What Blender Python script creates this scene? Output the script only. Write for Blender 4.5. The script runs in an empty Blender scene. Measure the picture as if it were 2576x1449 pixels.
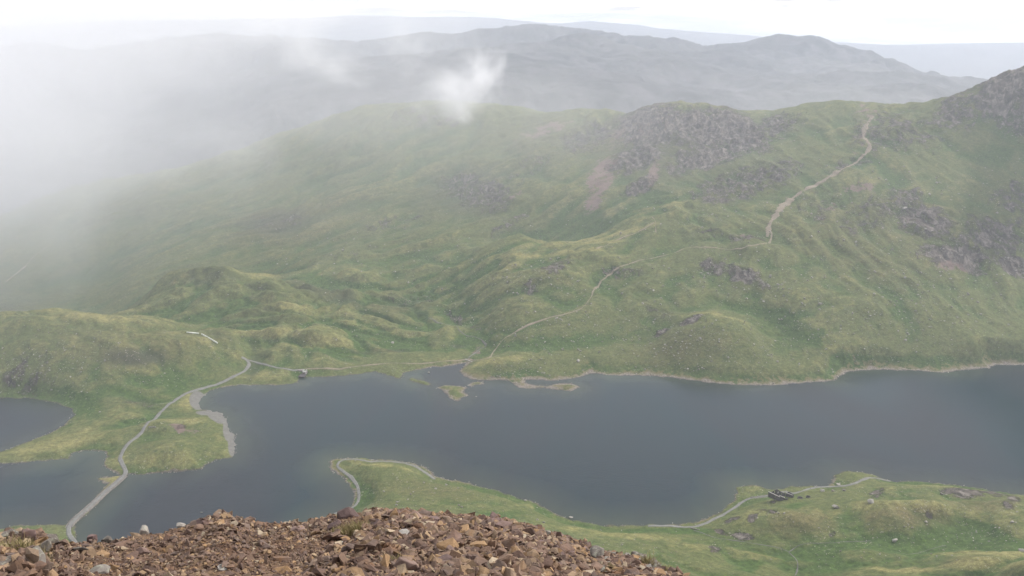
import bpy, bmesh, math, random
import numpy as np
from mathutils import Vector, Matrix
R = math.radians
rng = np.random.default_rng(7)
random.seed(7)
sc = bpy.context.scene
COL = sc.collection

# ------------------------------------------------------------------ camera
H = 640.0                 # eye height above the lake, metres
F = 2250.0                # focal length in the units of a 2576 x 1449 picture
TH = math.atan((724.5 - 35.0) / F)
cam_d = bpy.data.cameras.new("camera"); cam = bpy.data.objects.new("camera", cam_d); COL.objects.link(cam)
cam.location = (0, 0, H)
cam.rotation_euler = (math.pi / 2 - TH, 0, 0)
cam_d.sensor_width = 36.0
cam_d.lens = 36.0 * F / 2576.0
cam_d.clip_start = 0.2; cam_d.clip_end = 90000.0
sc.camera = cam

# ------------------------------------------------------------------ light
SUN_EL, SUN_AZ = 36.0, 56.0      # azimuth clockwise from the view direction
world = bpy.data.worlds.new("World"); sc.world = world; world.use_nodes = True
def build_world():
    nt = world.node_tree; N = nt.nodes; L = nt.links
    N.clear()
    out = N.new("ShaderNodeOutputWorld"); bg = N.new("ShaderNodeBackground")
    sky = N.new("ShaderNodeTexSky"); sky.sky_type = 'NISHITA'; sky.sun_disc = False
    sky.sun_elevation = R(SUN_EL); sky.sun_rotation = R(SUN_AZ); sky.altitude = 1000
    tc = N.new("ShaderNodeTexCoord")
    sep = N.new("ShaderNodeSeparateXYZ"); L.new(tc.outputs["Generated"], sep.inputs[0])
    mp = N.new("ShaderNodeMapping"); mp.inputs["Scale"].default_value = (2.2, 2.2, 22.0)
    mp.inputs["Location"].default_value = (2.1, 0.9, 0.65)
    L.new(tc.outputs["Generated"], mp.inputs[0])
    nz = N.new("ShaderNodeTexNoise"); nz.inputs["Scale"].default_value = 2.6; nz.inputs["Detail"].default_value = 7; nz.inputs["Roughness"].default_value = 0.58
    L.new(mp.outputs[0], nz.inputs["Vector"])
    cr = N.new("ShaderNodeValToRGB")
    cr.color_ramp.elements[0].position = 0.47; cr.color_ramp.elements[0].color = (11.2, 11.2, 11.4, 1)
    cr.color_ramp.elements[1].position = 0.58; cr.color_ramp.elements[1].color = (6.6, 6.8, 7.4, 1)
    L.new(nz.outputs["Fac"], cr.inputs[0])
    mx = N.new("ShaderNodeMixRGB"); mx.inputs[0].default_value = 0.9
    L.new(sky.outputs[0], mx.inputs[1]); L.new(cr.outputs[0], mx.inputs[2])
    L.new(mx.outputs[0], bg.inputs[0]); bg.inputs[1].default_value = 0.096
    L.new(bg.outputs[0], out.inputs[0])
build_world()
sun_d = bpy.data.lights.new("sun", 'SUN'); sun = bpy.data.objects.new("sun", sun_d); COL.objects.link(sun)
sun_d.energy = 3.5; sun_d.angle = R(6); sun_d.color = (1.0, 0.95, 0.87)
sdir = Vector((math.cos(R(SUN_EL)) * math.sin(R(SUN_AZ)), math.cos(R(SUN_EL)) * math.cos(R(SUN_AZ)), math.sin(R(SUN_EL))))
sun.rotation_euler = sdir.to_track_quat('Z', 'Y').to_euler(); sun.location = (0, 0, 3000)

sc.view_settings.view_transform = 'Standard'; sc.view_settings.look = 'None'
sc.view_settings.exposure = 0.42; sc.view_settings.gamma = 1.0
cy = sc.cycles
cy.use_denoising = True
try: cy.denoiser = 'OPENIMAGEDENOISE'
except Exception: pass
cy.max_bounces = 7; cy.diffuse_bounces = 2; cy.glossy_bounces = 2; cy.transmission_bounces = 2
cy.transparent_max_bounces = 8; cy.volume_bounces = 4
cy.volume_step_rate = 1.0; cy.volume_max_steps = 96
cy.use_adaptive_sampling = True; cy.adaptive_threshold = 0.02
cy.use_light_tree = False

# ------------------------------------------------------------------ helpers
def tag(o, label=None, cat=None, group=None, kind=None):
    if label: o["label"] = label
    if cat: o["category"] = cat
    if group: o["group"] = group
    if kind: o["kind"] = kind
    return o
def link(o, parent=None):
    COL.objects.link(o)
    if parent: o.parent = parent
    return o
def empty(name, loc, rz=0.0):
    o = bpy.data.objects.new(name, None); o.location = loc; o.rotation_euler = (0, 0, rz)
    o.empty_display_size = 0.5
    return link(o)
def mesh_np(name, V, Fc, mat=None, smooth=False):
    """V (n,3); Fc (m,k) all faces of one size"""
    V = np.asarray(V, np.float32); Fc = np.asarray(Fc, np.int32)
    me = bpy.data.meshes.new(name)
    n, (m, k) = len(V), Fc.shape
    me.vertices.add(n); me.vertices.foreach_set("co", V.ravel())
    me.loops.add(m * k); me.loops.foreach_set("vertex_index", Fc.ravel())
    me.polygons.add(m); me.polygons.foreach_set("loop_start", np.arange(0, m * k, k, dtype=np.int32))
    me.update(calc_edges=True)
    me.polygons.foreach_set("use_smooth", np.full(m, smooth))
    if mat: me.materials.append(mat)
    return me
def fattr(me, name, arr):
    a = me.attributes.new(name, 'FLOAT', 'POINT'); a.data.foreach_set("value", np.asarray(arr, np.float32).ravel())

def hash2(ix, iy, s):
    n = (ix.astype(np.int64) * 374761393 + iy.astype(np.int64) * 668265263 + s * 974634777) & 0xffffffff
    n = ((n ^ (n >> 13)) * 1274126177) & 0xffffffff
    n = n ^ (n >> 16)
    return (n & 0xffff) / 65535.0 * 2 * np.pi
def perlin(x, y, s=0):
    xi = np.floor(x); yi = np.floor(y); fx = x - xi; fy = y - yi
    u = fx * fx * fx * (fx * (fx * 6 - 15) + 10); v = fy * fy * fy * (fy * (fy * 6 - 15) + 10)
    def g(i, j):
        a = hash2(xi + i, yi + j, s)
        return np.cos(a) * (fx - i) + np.sin(a) * (fy - j)
    a = g(0, 0) * (1 - u) + g(1, 0) * u; b = g(0, 1) * (1 - u) + g(1, 1) * u
    return (a * (1 - v) + b * v) * 1.5
def fbm(x, y, lam, octs, gain=0.5, s=0):
    r = 0; a = 1.0
    for k in range(octs):
        r = r + a * perlin(x / lam + 17.3 * k, y / lam - 9.1 * k, s + k); a *= gain; lam *= 0.5
    return r
def sstep(a, b, x):
    t = np.clip((x - a) / (b - a), 0, 1); return t * t * (3 - 2 * t)

# picture <-> world (used once, to survey the positions of real ground points)
CT, ST = math.cos(TH), math.sin(TH)
def ray(px, py):
    u = (np.asarray(px, float) - 1288.0) / F; v = (724.5 - np.asarray(py, float)) / F
    return u, CT + v * ST, -ST + v * CT
def at_z(px, py, z=0.0):
    dx, dy, dz = ray(px, py); t = (z - H) / dz
    return dx * t, dy * t
def at_y(px, py, Y):
    dx, dy, dz = ray(px, py); t = Y / dy
    return dx * t, dy * t, H + dz * t
def project(x, y, z):
    zc = z - H
    f = y * CT - zc * ST; up = y * ST + zc * CT
    f = np.maximum(f, 1e-3)
    return 1288.0 + F * x / f, 724.5 - F * up / f

# ------------------------------------------------------------------ survey of the ground
LAKE = [(532,983),(511,996),(503,1014),(506,1031),(531,1032),(556,1039),(571,1059),(578,1079),(581,1086),(591,1096),(592,1124),(593,1139),
 (581,1153),(543,1159),(516,1169),(506,1181),(466,1186),(421,1188),(381,1191),(346,1196),(326,1192),(309,1206),(273,1244),(233,1279),(193,1314),(188,1331),
 (193,1359),(230,1400),(400,1425),(600,1405),(740,1345),(826,1297),(866,1281),(883,1270),(891,1261),(894,1252),(890,1240),(884,1229),(875,1215),
 (865,1202),(852,1195),(837,1186),(829,1176),(828,1165),(834,1158),(851,1153.5),(884,1152.7),(912,1155.7),(944,1158.6),(965,1155.7),(997,1158),
 (1024,1162),(1054,1167.5),(1071,1175.6),(1083,1186),(1098,1198),(1120,1205),(1142,1208),(1172,1213),(1195,1220),(1245,1232),(1300,1250),(1350,1265),
 (1400,1294),(1440,1309),(1470,1311),(1520,1323),(1570,1321),(1640,1319),(1695,1319),(1745,1316),(1765,1309),(1808,1289),(1836,1268),(1850,1254),(1850,1240),(1848,1224),
 (1870,1221),(1894,1221),(1912,1224),(1927,1229),(1951,1230),(1969,1229),(1982,1222),(2007,1223),(2044,1223),(2080,1221),(2090,1214),(2095,1203),
 (2102,1193),(2117,1187.7),(2139,1185.5),(2168,1188),(2187,1192),(2201,1198),(2250,1211),(2300,1211),(2350,1213),(2400,1220),(2450,1226),(2500,1235),
 (2576,1244),(2700,1262),(2900,1292),(3150,1270),(3200,1100),(3100,960),(2900,925),(2700,915),(2576,918.7),(2504,917.7),(2487,926),(2427,931),(2371,938),
 (2311,933),(2236,930),(2186,931),(2131,936),(2106,951),(2101,958),(2036,963),(1936,970),(1875,969),(1810,966),(1760,960),(1695,951),(1635,945),
 (1541,945),(1487,939),(1458,949),(1405,958),(1348,956),(1322,955),(1321,962),(1337,968),(1372,972),(1392,966.8),(1438,963.5),(1459,974.5),(1436,984),(1403,982),
 (1381,977),(1348,976),(1331,979),(1304,974.5),(1291,964.6),(1276,958.4),(1256,957),(1203,958.4),(1184,953.6),(1168,949),(1155,936),(1166,920.6),
 (1172.6,914),(1146,919.5),(1115,923),(1089,924),(1071,927),(1030,934),(1014,940),(1008,952),(997,952),(975,944),(943,935),(889,943),(831,948),
 (768,949),(755,950),(751,964),(694,969.6),(606,968.6),(549,976)]
LEFT_TARN = [(-500,1010),(-200,1000),(0,1001),(80,1003),(135,1013),(180,1028),(183,1048),(160,1071),(125,1089),(75,1109),(30,1126),(0,1136),(-200,1150),(-500,1140)]
LEFT_BAY = [(-500,1190),(-200,1172),(0,1166),(50,1165),(100,1160),(170,1155),(185,1139),(230,1133),(265,1136),(270,1149),(260,1164),(266,1179),(294,1189),(297,1196),
 (245,1203),(245,1211),(270,1216),(262,1226),(232,1259),(192,1294),(163,1318),(125,1319),(75,1319),(0,1328),(-200,1350),(-500,1390)]
ISLES = [[(1028.6,954.7),(1038.5,951.4),(1069,958),(1085.8,966.8),(1082.5,970),(1062.7,967.9),(1040.7,961.3)],
 [(1101,974.5),(1117.6,970),(1141.8,969),(1174.7,974.5),(1168,984.4),(1178,995.3),(1166,999.7),(1161.6,1006.3),(1150.6,1009.6),(1137.4,1006.3),(1126.4,996.4),(1115.4,983.3),(1104.4,977.8)],
 [(1176,969),(1186,961),(1200,960),(1219,961),(1217,965),(1186,972)]]
def poly_w(P):
    P = np.array(P, float); x, y = at_z(P[:, 0], P[:, 1], 0.0); return np.stack([x, y], 1)
POLYS = [(poly_w(LAKE), 1), (poly_w(LEFT_TARN), 1), (poly_w(LEFT_BAY), 1)] + [(poly_w(p), -1) for p in ISLES]
def poly_sdf(P, x, y):
    d2 = np.full(x.shape, 1e18); inside = np.zeros(x.shape, bool)
    n = len(P)
    for i in range(n):
        ax, ay = P[i]; bx, by = P[(i + 1) % n]
        ex, ey = bx - ax, by - ay
        t = np.clip(((x - ax) * ex + (y - ay) * ey) / (ex * ex + ey * ey + 1e-9), 0, 1)
        qx = x - ax - t * ex; qy = y - ay - t * ey
        d2 = np.minimum(d2, qx * qx + qy * qy)
        if ay != by:
            c = ((ay > y) != (by > y)) & (x < (bx - ax) * (y - ay) / (by - ay) + ax)
            inside ^= c
    d = np.sqrt(d2)
    return np.where(inside, -d, d)
def water_sdf(x, y):
    """negative in the water, positive on land (metres)"""
    s = None
    for P, k in POLYS:
        d = poly_sdf(P, x, y)
        if s is None: s = d
        elif k > 0: s = np.minimum(s, d)
        else: s = np.maximum(s, -d)
    return s

ctrl = []      # (azimuth, ln distance, tangent of elevation)
def addw(x, y, z):
    D = math.hypot(x, y); ctrl.append((math.atan2(x, y), math.log(D), (z - H) / D))
def S(px, py, Y): addw(*at_y(px, py, Y))
def Z(px, py, z):
    x, y = at_z(px, py, z); addw(float(x), float(y), z)
def HD(px, py, Y, z):
    x, y, _ = at_y(px, py, Y); addw(x, y, z)
def curve(pts, fn, step=45):
    for a, b in zip(pts[:-1], pts[1:]):
        n = max(1, int(round((b[0] - a[0]) / step)))
        for k in range(n):
            t = k / n; fn(*[a[i] + (b[i] - a[i]) * t for i in range(len(a))])
    fn(*pts[-1])
PXS = [-500, -250, 0, 200, 400, 600, 800, 1000, 1150, 1300, 1490, 1700, 1900, 2100, 2300, 2576, 2850, 3100]
for px in PXS:                                                  # the hidden mountain face below the summit
    for Y, e in ((17, .80), (30, .86), (80, .86), (200, .86), (420, .84), (600, .80)):
        x, y, _ = at_y(px, 1300, Y); D = math.hypot(x, y); addw(x, y, H - Y * e)
    HD(px, 1400, 720, 110 if px > 900 else 60)
    HD(px, 1400, 800, 68 if px > 900 else 18)
for px, py, z in [(900,1157,5),(925,1160,11),(943,1172,13),(1000,1180,13),(1060,1190,9),(1090,1210,8),(940,1230,14),(1000,1240,22),(1100,1240,22),(1000,1290,40),(1100,1290,42),
 (1172,1216,7),(1245,1234,10),(1300,1254,11),(1350,1270,12),(1400,1298,10),(1440,1312,8),(1300,1310,42),(1400,1340,36),(1500,1345,22),(1500,1400,48),(1300,1400,66),(1000,1400,62),(1150,1400,64),(910,1260,5),(840,1340,10),(900,1300,20),
 (1570,1330,4),(1650,1340,9),(1700,1380,22),(1700,1449,45),(1600,1400,38),(1500,1449,60),(1750,1330,2),(1800,1346,7),(1880,1370,14),(1960,1385,18),(2000,1410,22),(2030,1449,26),
 (1870,1280,8),(1890,1305,20),(1940,1300,22),(1960,1240,4),(1940,1251,5),(1990,1246,5),(1975,1262,17),(1975,1300,26),(2040,1240,8),(2100,1240,13),(2100,1280,28),(2040,1330,26),(2060,1370,22),
 (2140,1195,4),(2180,1200,5),(2200,1207,5),(2200,1240,18),(2200,1290,34),(2250,1330,34),(2200,1360,24),(2140,1400,26),(2300,1214,12),(2350,1222,15),(2400,1235,20),(2350,1270,34),(2400,1320,30),(2450,1350,32),(2300,1380,28),(2200,1410,36),(2300,1449,56),
 (2450,1236,18),(2500,1246,20),(2576,1256,22),(2500,1290,42),(2576,1320,50),(2576,1449,80),(2450,1410,52),(2150,1449,40),(2850,1320,40),(2850,1449,90),(3100,1449,100),(2700,1280,25)]:
    Z(px, py, z)
for px, py, z in [(300,1186,2),(430,1110,10),(480,1150,9),(540,1060,5),(400,1090,5),(440,1160,12),(350,1060,4),(250,1100,8),(100,1145,5),(250,1060,6),(200,1020,5),(400,1020,5),(100,1320,4),(0,1345,8),(90,1380,12),(-200,1380,20),
 (470,960,10),(560,930,12),(300,960,25),(150,960,22),(0,970,15),(450,900,38),(300,880,58),(150,880,55),(0,880,52),(560,895,15),(-250,880,60),
 (640,940,5),(700,945,8),(740,950,4),(626,905,4),(700,905,8),(800,900,14),(900,900,8),(1000,895,8),(1100,890,6),(1180,890,4),(1230,880,4),
 (700,850,30),(780,845,30),(620,870,14),(860,850,20),(930,840,16),(600,800,30),(700,780,45),(560,740,48),(850,810,24),(1050,850,10),(1100,830,9),(1180,850,10),
 (1200,920,9),(1270,905,16),(1340,915,12),(1260,940,7),(1420,930,8),(1150,860,7),(1250,840,25),
 (1300,880,22),(1300,820,42),(1300,760,62),(1490,900,16),(1490,850,32),(1490,780,60),(1700,930,10),(1700,870,32),(1780,812,56),(1880,835,48),(1650,870,24),(1640,840,34),(1980,900,22),(1780,900,25),
 (1900,880,34),(1950,830,46),(2000,800,66),(2050,920,16),(2100,910,20),(2100,850,46),(2300,900,16),(2300,850,40),(2450,880,30),(2576,860,36),(2850,860,40),(2420,915,10),(2200,900,20)]:
    Z(px, py, z)
curve([(-500,815,70),(0,797,75),(150,797,80),(300,797,80),(370,810,72),(430,830,58),(500,850,40),(560,870,25),(605,893,10)], Z, 60)
curve([(-500,0,1800),(0,0,1800),(300,0,1780)], lambda a, b, c: (HD(a, 800, c, 15), HD(a, 800, 1950, -45), HD(a, 800, 2120, -100)), 120)
curve([(430,680,55),(560,690,60),(660,705,55),(760,735,45),(850,770,35),(960,800,20)], Z, 50)
curve([(430,680,55),(560,690,60),(660,705,55)], lambda a, b, c: HD(a, b, 2200, -15), 60)
for px, py, Y in [(430,815,1790),(430,750,1900),(520,820,1770),
 (-500,785,2350),(-250,785,2320),(0,785,2280),(200,785,2250),(-250,700,2550),(0,700,2550),(200,700,2550),(-250,600,2900),(0,620,2800),(200,600,2850),(0,570,3100),(200,500,3300),
 (340,700,2350),(400,655,2450),(400,600,2700),(400,500,3050),(600,650,2400),(600,550,2750),(600,450,3100),(700,600,2480),
 (800,725,2010),(800,650,2250),(800,550,2600),(800,450,2950),(800,380,3150),(900,680,2100),
 (1000,775,1880),(1000,740,1975),(1000,700,2090),(1000,620,2300),(1000,500,2650),(1000,400,2950),(1000,320,3150),
 (1150,800,1840),(1150,740,1940),(1150,680,2050),(1150,600,2300),(1150,500,2600),(1150,400,2900),(1150,320,3100),
 (1300,700,1900),(1300,648,1985),(1300,632,2230),(1300,600,2200),(1300,500,2500),(1300,400,2800),(1300,330,3020),
 (1400,646,1975),(1400,630,2230),(1490,700,1880),(1490,642,1960),(1490,624,2180),(1490,500,2400),(1490,400,2700),(1490,340,2930),
 (1700,780,1720),(1700,700,1850),(1700,620,1980),(1700,560,2080),(1700,500,2250),(1700,430,2450),(1700,340,2700),(1600,560,2120),
 (1900,700,1800),(1900,620,1930),(1900,500,2200),(1900,400,2450),(1900,330,2650),
 (2100,750,1720),(2100,650,1880),(2100,500,2150),(2100,400,2350),(2100,310,2580),
 (2300,800,1680),(2300,700,1800),(2300,600,1950),(2300,500,2100),(2300,400,2280),(2300,300,2480),
 (2576,780,1750),(2576,700,1850),(2576,600,1980),(2576,500,2100),(2576,300,2350),(2850,700,1900),(2850,500,2150),(2850,250,2400),(3100,600,2100),(3100,300,2300)]:
    S(px, py, Y)
RIDGE = [(-500,620,3300),(0,548,3400),(100,510,3450),(220,466,3500),(400,440,3480),(450,425,3460),(520,400,3450),(640,370,3430),(740,340,3420),(830,300,3400),(900,275,3390),(1000,262,3350),
 (1080,258,3330),(1180,262,3300),(1280,270,3280),(1400,296,3230),(1440,286,3200),(1540,285,3130),(1580,292,3100),(1640,275,3060),(1700,262,3010),(1760,265,2970),(1830,276,2930),
 (1870,284,2900),(1940,279,2860),(2030,268,2800),(2100,262,2750),(2200,262,2700),(2300,256,2650),(2380,243,2600),(2440,220,2560),(2480,200,2540),(2530,182,2520),(2576,168,2500),(2850,110,2400),(3100,100,2350)]
curve(RIDGE, S, 40)
curve(RIDGE, lambda a, b, c: HD(a, b, c + 220, min(H - (c + 220) * 0.12, at_y(a, b, c)[2] - 70)), 80)
curve(RIDGE, lambda a, b, c: HD(a, b, 4050, -260), 120)
for px, py, Y in [(-500,450,5200),(0,500,4700),(0,400,5500),(0,300,6500),(0,200,7500),(-500,250,7000),(300,420,4900),(300,300,6000),(300,200,7200),(600,340,5000),(600,250,6000),(600,170,7300),
 (800,280,5100),(800,200,6200),(1000,240,5200),(1000,180,6100),(1200,240,5200),(1200,180,6100),(1400,250,5000),(1400,180,6100),(1600,240,5100),(1600,180,6300),(1600,135,7800),
 (1800,240,5200),(1800,185,6600),(1800,140,8000),(1950,215,6200),(1900,180,7300),(2000,240,5500),(2050,190,6700),(2030,130,8200),(2200,240,5500),(2200,190,6800),(2150,150,8000),(2350,235,5600),(2350,210,6600)]:
    S(px, py, Y)
BCREST = [(-500,160,9000),(0,140,9000),(400,125,9300),(800,104,9600),(1000,98,9700),(1100,100,9700),(1180,80,9700),(1240,67,9700),(1330,75,9700),(1400,92,9600),(1430,86,9600),(1470,88,9500),
 (1540,97,9400),(1640,105,9300),(1680,97,9300),(1760,110,9100),(1850,108,9000),(1930,98,8900),(1980,85,8850),(2030,82,8800),(2080,90,8800),(2120,108,8750),(2200,120,8700),(2250,118,8600),
 (2290,150,8500),(2360,175,8300),(2420,205,8000),(2450,215,7800),(2576,240,7500),(3100,260,7500)]
curve(BCREST, S, 30)
curve([(700,112,7600),(840,108,7500),(1000,121,7400),(1150,126,7300),(1300,118,7300),(1450,108,7600)], S, 50)
curve([(840,108,7500),(1000,121,7400),(1150,126,7300),(1300,118,7300)], lambda a, b, c: HD(a, b, c + 700, 250), 80)
curve(BCREST, lambda a, b, c: HD(a, b, c + 900, -60), 120)
curve(BCREST, lambda a, b, c: HD(a, b, 13500, -330), 150)
curve([(-500,70,21000),(0,60,21000),(700,44,21000),(860,38,21000),(920,37,21000),(960,39,21000),(1050,42,21000),(1150,40,21000),(1240,43,21000),(1300,50,21000),(1400,58,21000),(1480,50,21000),
 (1600,62,21000),(1700,75,21000),(1850,86,21000),(1950,96,21000),(2100,106,21000),(2250,116,20000),(2290,119,19000),(2350,114,18000),(2400,118,18000),(2500,107,18000),(2576,110,18000),(3100,100,18000)], S, 50)
curve([(-500,0,0),(3100,0,0)], lambda a, b, c: (HD(a, 60, 27000, -420), HD(a, 60, 45000, -440)), 250)

C = np.array(ctrl)
def rbf_fit(C, lam=1e-4, c=0.012):
    n = len(C)
    r = np.sqrt((C[:, None, 0] - C[None, :, 0]) ** 2 + (C[:, None, 1] - C[None, :, 1]) ** 2 + c * c)
    A = np.zeros((n + 3, n + 3)); A[:n, :n] = -r - np.eye(n) * 0 + np.eye(n) * lam
    P = np.stack([np.ones(n), C[:, 0], C[:, 1]], 1); A[:n, n:] = P; A[n:, :n] = P.T
    b = np.zeros(n + 3); b[:n] = C[:, 2]
    w = np.linalg.solve(A, b)
    def ev(a, l):
        sh = a.shape; a = a.ravel(); l = l.ravel(); out = np.empty(a.size)
        for i in range(0, a.size, 20000):
            s = slice(i, i + 20000)
            rr = np.sqrt((a[s, None] - C[None, :, 0]) ** 2 + (l[s, None] - C[None, :, 1]) ** 2 + c * c)
            out[s] = -rr @ w[:n] + w[n] + w[n + 1] * a[s] + w[n + 2] * l[s]
        return out.reshape(sh)
    return ev
ev = rbf_fit(C)

# polar grid round the summit
AZ = np.linspace(R(-46), R(46), 1151)
LD = np.concatenate([np.linspace(math.log(17), math.log(760), 70, endpoint=False),
                     np.linspace(math.log(760), math.log(2100), 500, endpoint=False),
                     np.linspace(math.log(2100), math.log(4200), 320, endpoint=False),
                     np.linspace(math.log(4200), math.log(11000), 240, endpoint=False),
                     np.linspace(math.log(11000), math.log(22500), 60)])
ca = AZ[::5]; cl = np.concatenate([LD[::4], LD[-1:]])
CA, CL = np.meshgrid(ca, cl)
EC = ev(CA, CL)
tmp = np.stack([np.interp(AZ, ca, row) for row in EC])
E = np.stack([np.interp(LD, cl, tmp[:, j]) for j in range(len(AZ))], 1)
A2, L2 = np.meshgrid(AZ, LD); D2 = np.exp(L2)
GX = D2 * np.sin(A2); GY = D2 * np.cos(A2); GZ = H + E * D2
# smooth away the creases of the interpolation a little
for _ in range(3):
    Es = E.copy(); Es[1:-1, 1:-1] = (E[:-2, 1:-1] + E[2:, 1:-1] + E[1:-1, :-2] + E[1:-1, 2:] + 2 * E[1:-1, 1:-1]) / 6; E = Es
GZ = H + E * D2
PX, PY = project(GX, GY, GZ)

# what covers the ground, patch by patch: (centre x, y, radius x, y, tilt deg, strength)
def blobs(lst, p=2.0):
    m = np.zeros(GX.shape, np.float32)
    for cx, cy_, rx, ry, an, st in lst:
        sel = (np.abs(PX - cx) < 2 * max(rx, ry)) & (np.abs(PY - cy_) < 2 * max(rx, ry)) & (D2 > 700)
        c, s = math.cos(R(an)), math.sin(R(an))
        dx = PX[sel] - cx; dy = -(PY[sel] - cy_)
        q = ((dx * c + dy * s) / rx) ** 2 + ((-dx * s + dy * c) / ry) ** 2
        m[sel] = np.maximum(m[sel], st * np.exp(-q ** p * 0.7))
    return m
ROCK = blobs([(1640,320,95,50,10,.95),(1760,325,100,48,-8,.9),(1850,330,90,42,-25,1),(1950,320,60,28,10,.7),(1600,400,70,30,20,.8),(1780,395,90,30,10,.85),(1700,425,30,25,0,.6),(1480,350,70,35,20,.6),(1610,470,50,18,25,.8),
 (1850,470,110,38,15,.6),(1960,440,60,30,20,.5),(2420,270,90,50,30,.65),(2520,230,80,60,40,.95),(2570,300,60,60,0,.6),(2260,330,120,60,5,.45),(2330,560,80,40,-20,.75),(2280,500,50,30,0,.6),(2400,650,90,32,-8,1),
 (2500,600,80,40,-20,.8),(2560,680,60,22,-20,1),(2440,600,60,30,0,.6),(2540,500,60,40,0,.5),(2200,540,90,45,20,.45),(2060,520,60,40,0,.3),(1800,675,40,18,-10,.8),(1870,695,45,20,-20,.9),(1920,725,25,14,-30,.7),
 (1400,690,50,22,20,.55),(1340,735,30,12,20,.4),(1560,690,50,16,0,.4),(1735,828,40,10,15,.9),(1665,845,30,8,20,.5),(1220,490,70,40,0,.55),(1170,470,60,30,0,.5),(1290,560,60,14,30,.45),(1000,560,90,16,8,.3),(700,560,60,14,10,.35),
 (1080,300,100,30,0,.35),(860,640,60,10,0,.2),(1040,755,60,10,0,.25),(1160,810,60,10,-20,.45),(1880,600,45,14,5,.6),(1780,590,50,14,5,.3),(1660,780,60,30,0,.2),(1280,735,20,8,0,.3),
 (2430,1240,48,10,-3,1),(2395,1236,30,8,0,.9),(2500,1240,30,7,-5,.8),(2110,1236,30,6,0,.45),(2205,1240,20,9,20,.6),(2540,1275,30,18,60,.5),(1860,1346,28,9,-5,1),(1820,1340,22,6,-20,.7),(1935,1290,30,6,-8,.6),(1895,1302,14,9,30,.9),
 (1945,1263,16,7,30,.7),(2340,1305,18,6,0,.3),(2093,1352,10,9,0,.8),(1795,1380,16,12,0,.7),(1838,1308,22,6,20,.5),(2400,1300,60,10,0,.15),
 (60,950,60,30,0,.3),(80,910,60,30,0,.2),(470,1086,50,9,0,.3),(350,1015,36,8,0,.3),
 (2550,560,40,30,0,.3),(1500,265,60,8,-10,.2),(2140,420,60,20,20,.35),(1330,430,60,24,30,.3)])
SCREE = blobs([(1510,450,28,55,-35,1),(1495,500,20,40,-20,.9),(1645,440,14,34,-12,.95),(1370,328,70,14,14,.7),(1555,340,14,40,-30,.7),(1600,330,90,22,10,.35),(1300,490,30,10,30,.5),(2165,480,45,14,0,.6),(2080,530,40,22,20,.4),
 (2390,675,40,16,0,.8),(1870,590,30,10,0,.5),(470,1084,36,7,-5,.5),(1880,605,20,7,0,.6),(1950,350,40,20,0,.2),(2300,560,50,30,-20,.35),(2180,300,30,40,20,.5),(2160,370,20,40,-20,.5),(1205,880,30,8,40,.5)])
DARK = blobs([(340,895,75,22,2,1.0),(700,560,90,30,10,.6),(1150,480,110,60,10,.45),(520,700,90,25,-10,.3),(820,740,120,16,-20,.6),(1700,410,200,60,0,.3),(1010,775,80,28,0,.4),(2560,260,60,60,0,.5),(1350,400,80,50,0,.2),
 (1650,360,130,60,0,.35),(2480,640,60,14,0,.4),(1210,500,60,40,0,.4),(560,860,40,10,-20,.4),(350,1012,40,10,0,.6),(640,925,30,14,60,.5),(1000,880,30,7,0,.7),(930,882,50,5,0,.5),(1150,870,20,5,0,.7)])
LUSH = blobs([(1000,770,130,36,-10,.9),(860,730,160,22,-20,.9),(600,810,160,26,-5,.6),(1100,720,120,30,20,.7),(1250,640,180,36,25,.6),(1600,540,220,36,24,.7),(1750,470,190,32,28,.7),(1280,820,120,30,20,.6),(2050,840,140,30,-30,.9),(1980,780,140,26,-25,.6),
 (2280,830,60,70,0,.8),(2330,900,90,20,-10,.7),(960,850,100,30,-15,.8),(1400,860,120,22,5,.7),(1560,900,90,18,0,.6),(2200,360,70,60,0,.5),(2190,420,50,30,0,.6),(1420,790,90,16,10,.4),(1990,660,120,40,-25,.5),
 (2420,1345,150,32,-5,1),(2100,1400,170,26,5,1),(2290,1400,90,22,0,.9),(2090,1320,90,26,0,.7),(2180,1285,70,20,0,.7),(2000,1270,60,14,0,.7),(1250,1290,170,20,-12,.8),(1700,1335,120,8,0,.8),(1890,1420,80,16,0,.8),(2300,1230,90,12,0,.5),(1000,1250,100,50,0,.3),(870,1190,40,30,0,.3),
 (2140,1190,40,5,0,.6),(230,920,150,20,0,.2),(600,760,60,20,0,.4),(1040,850,60,12,0,.5)])
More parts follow.
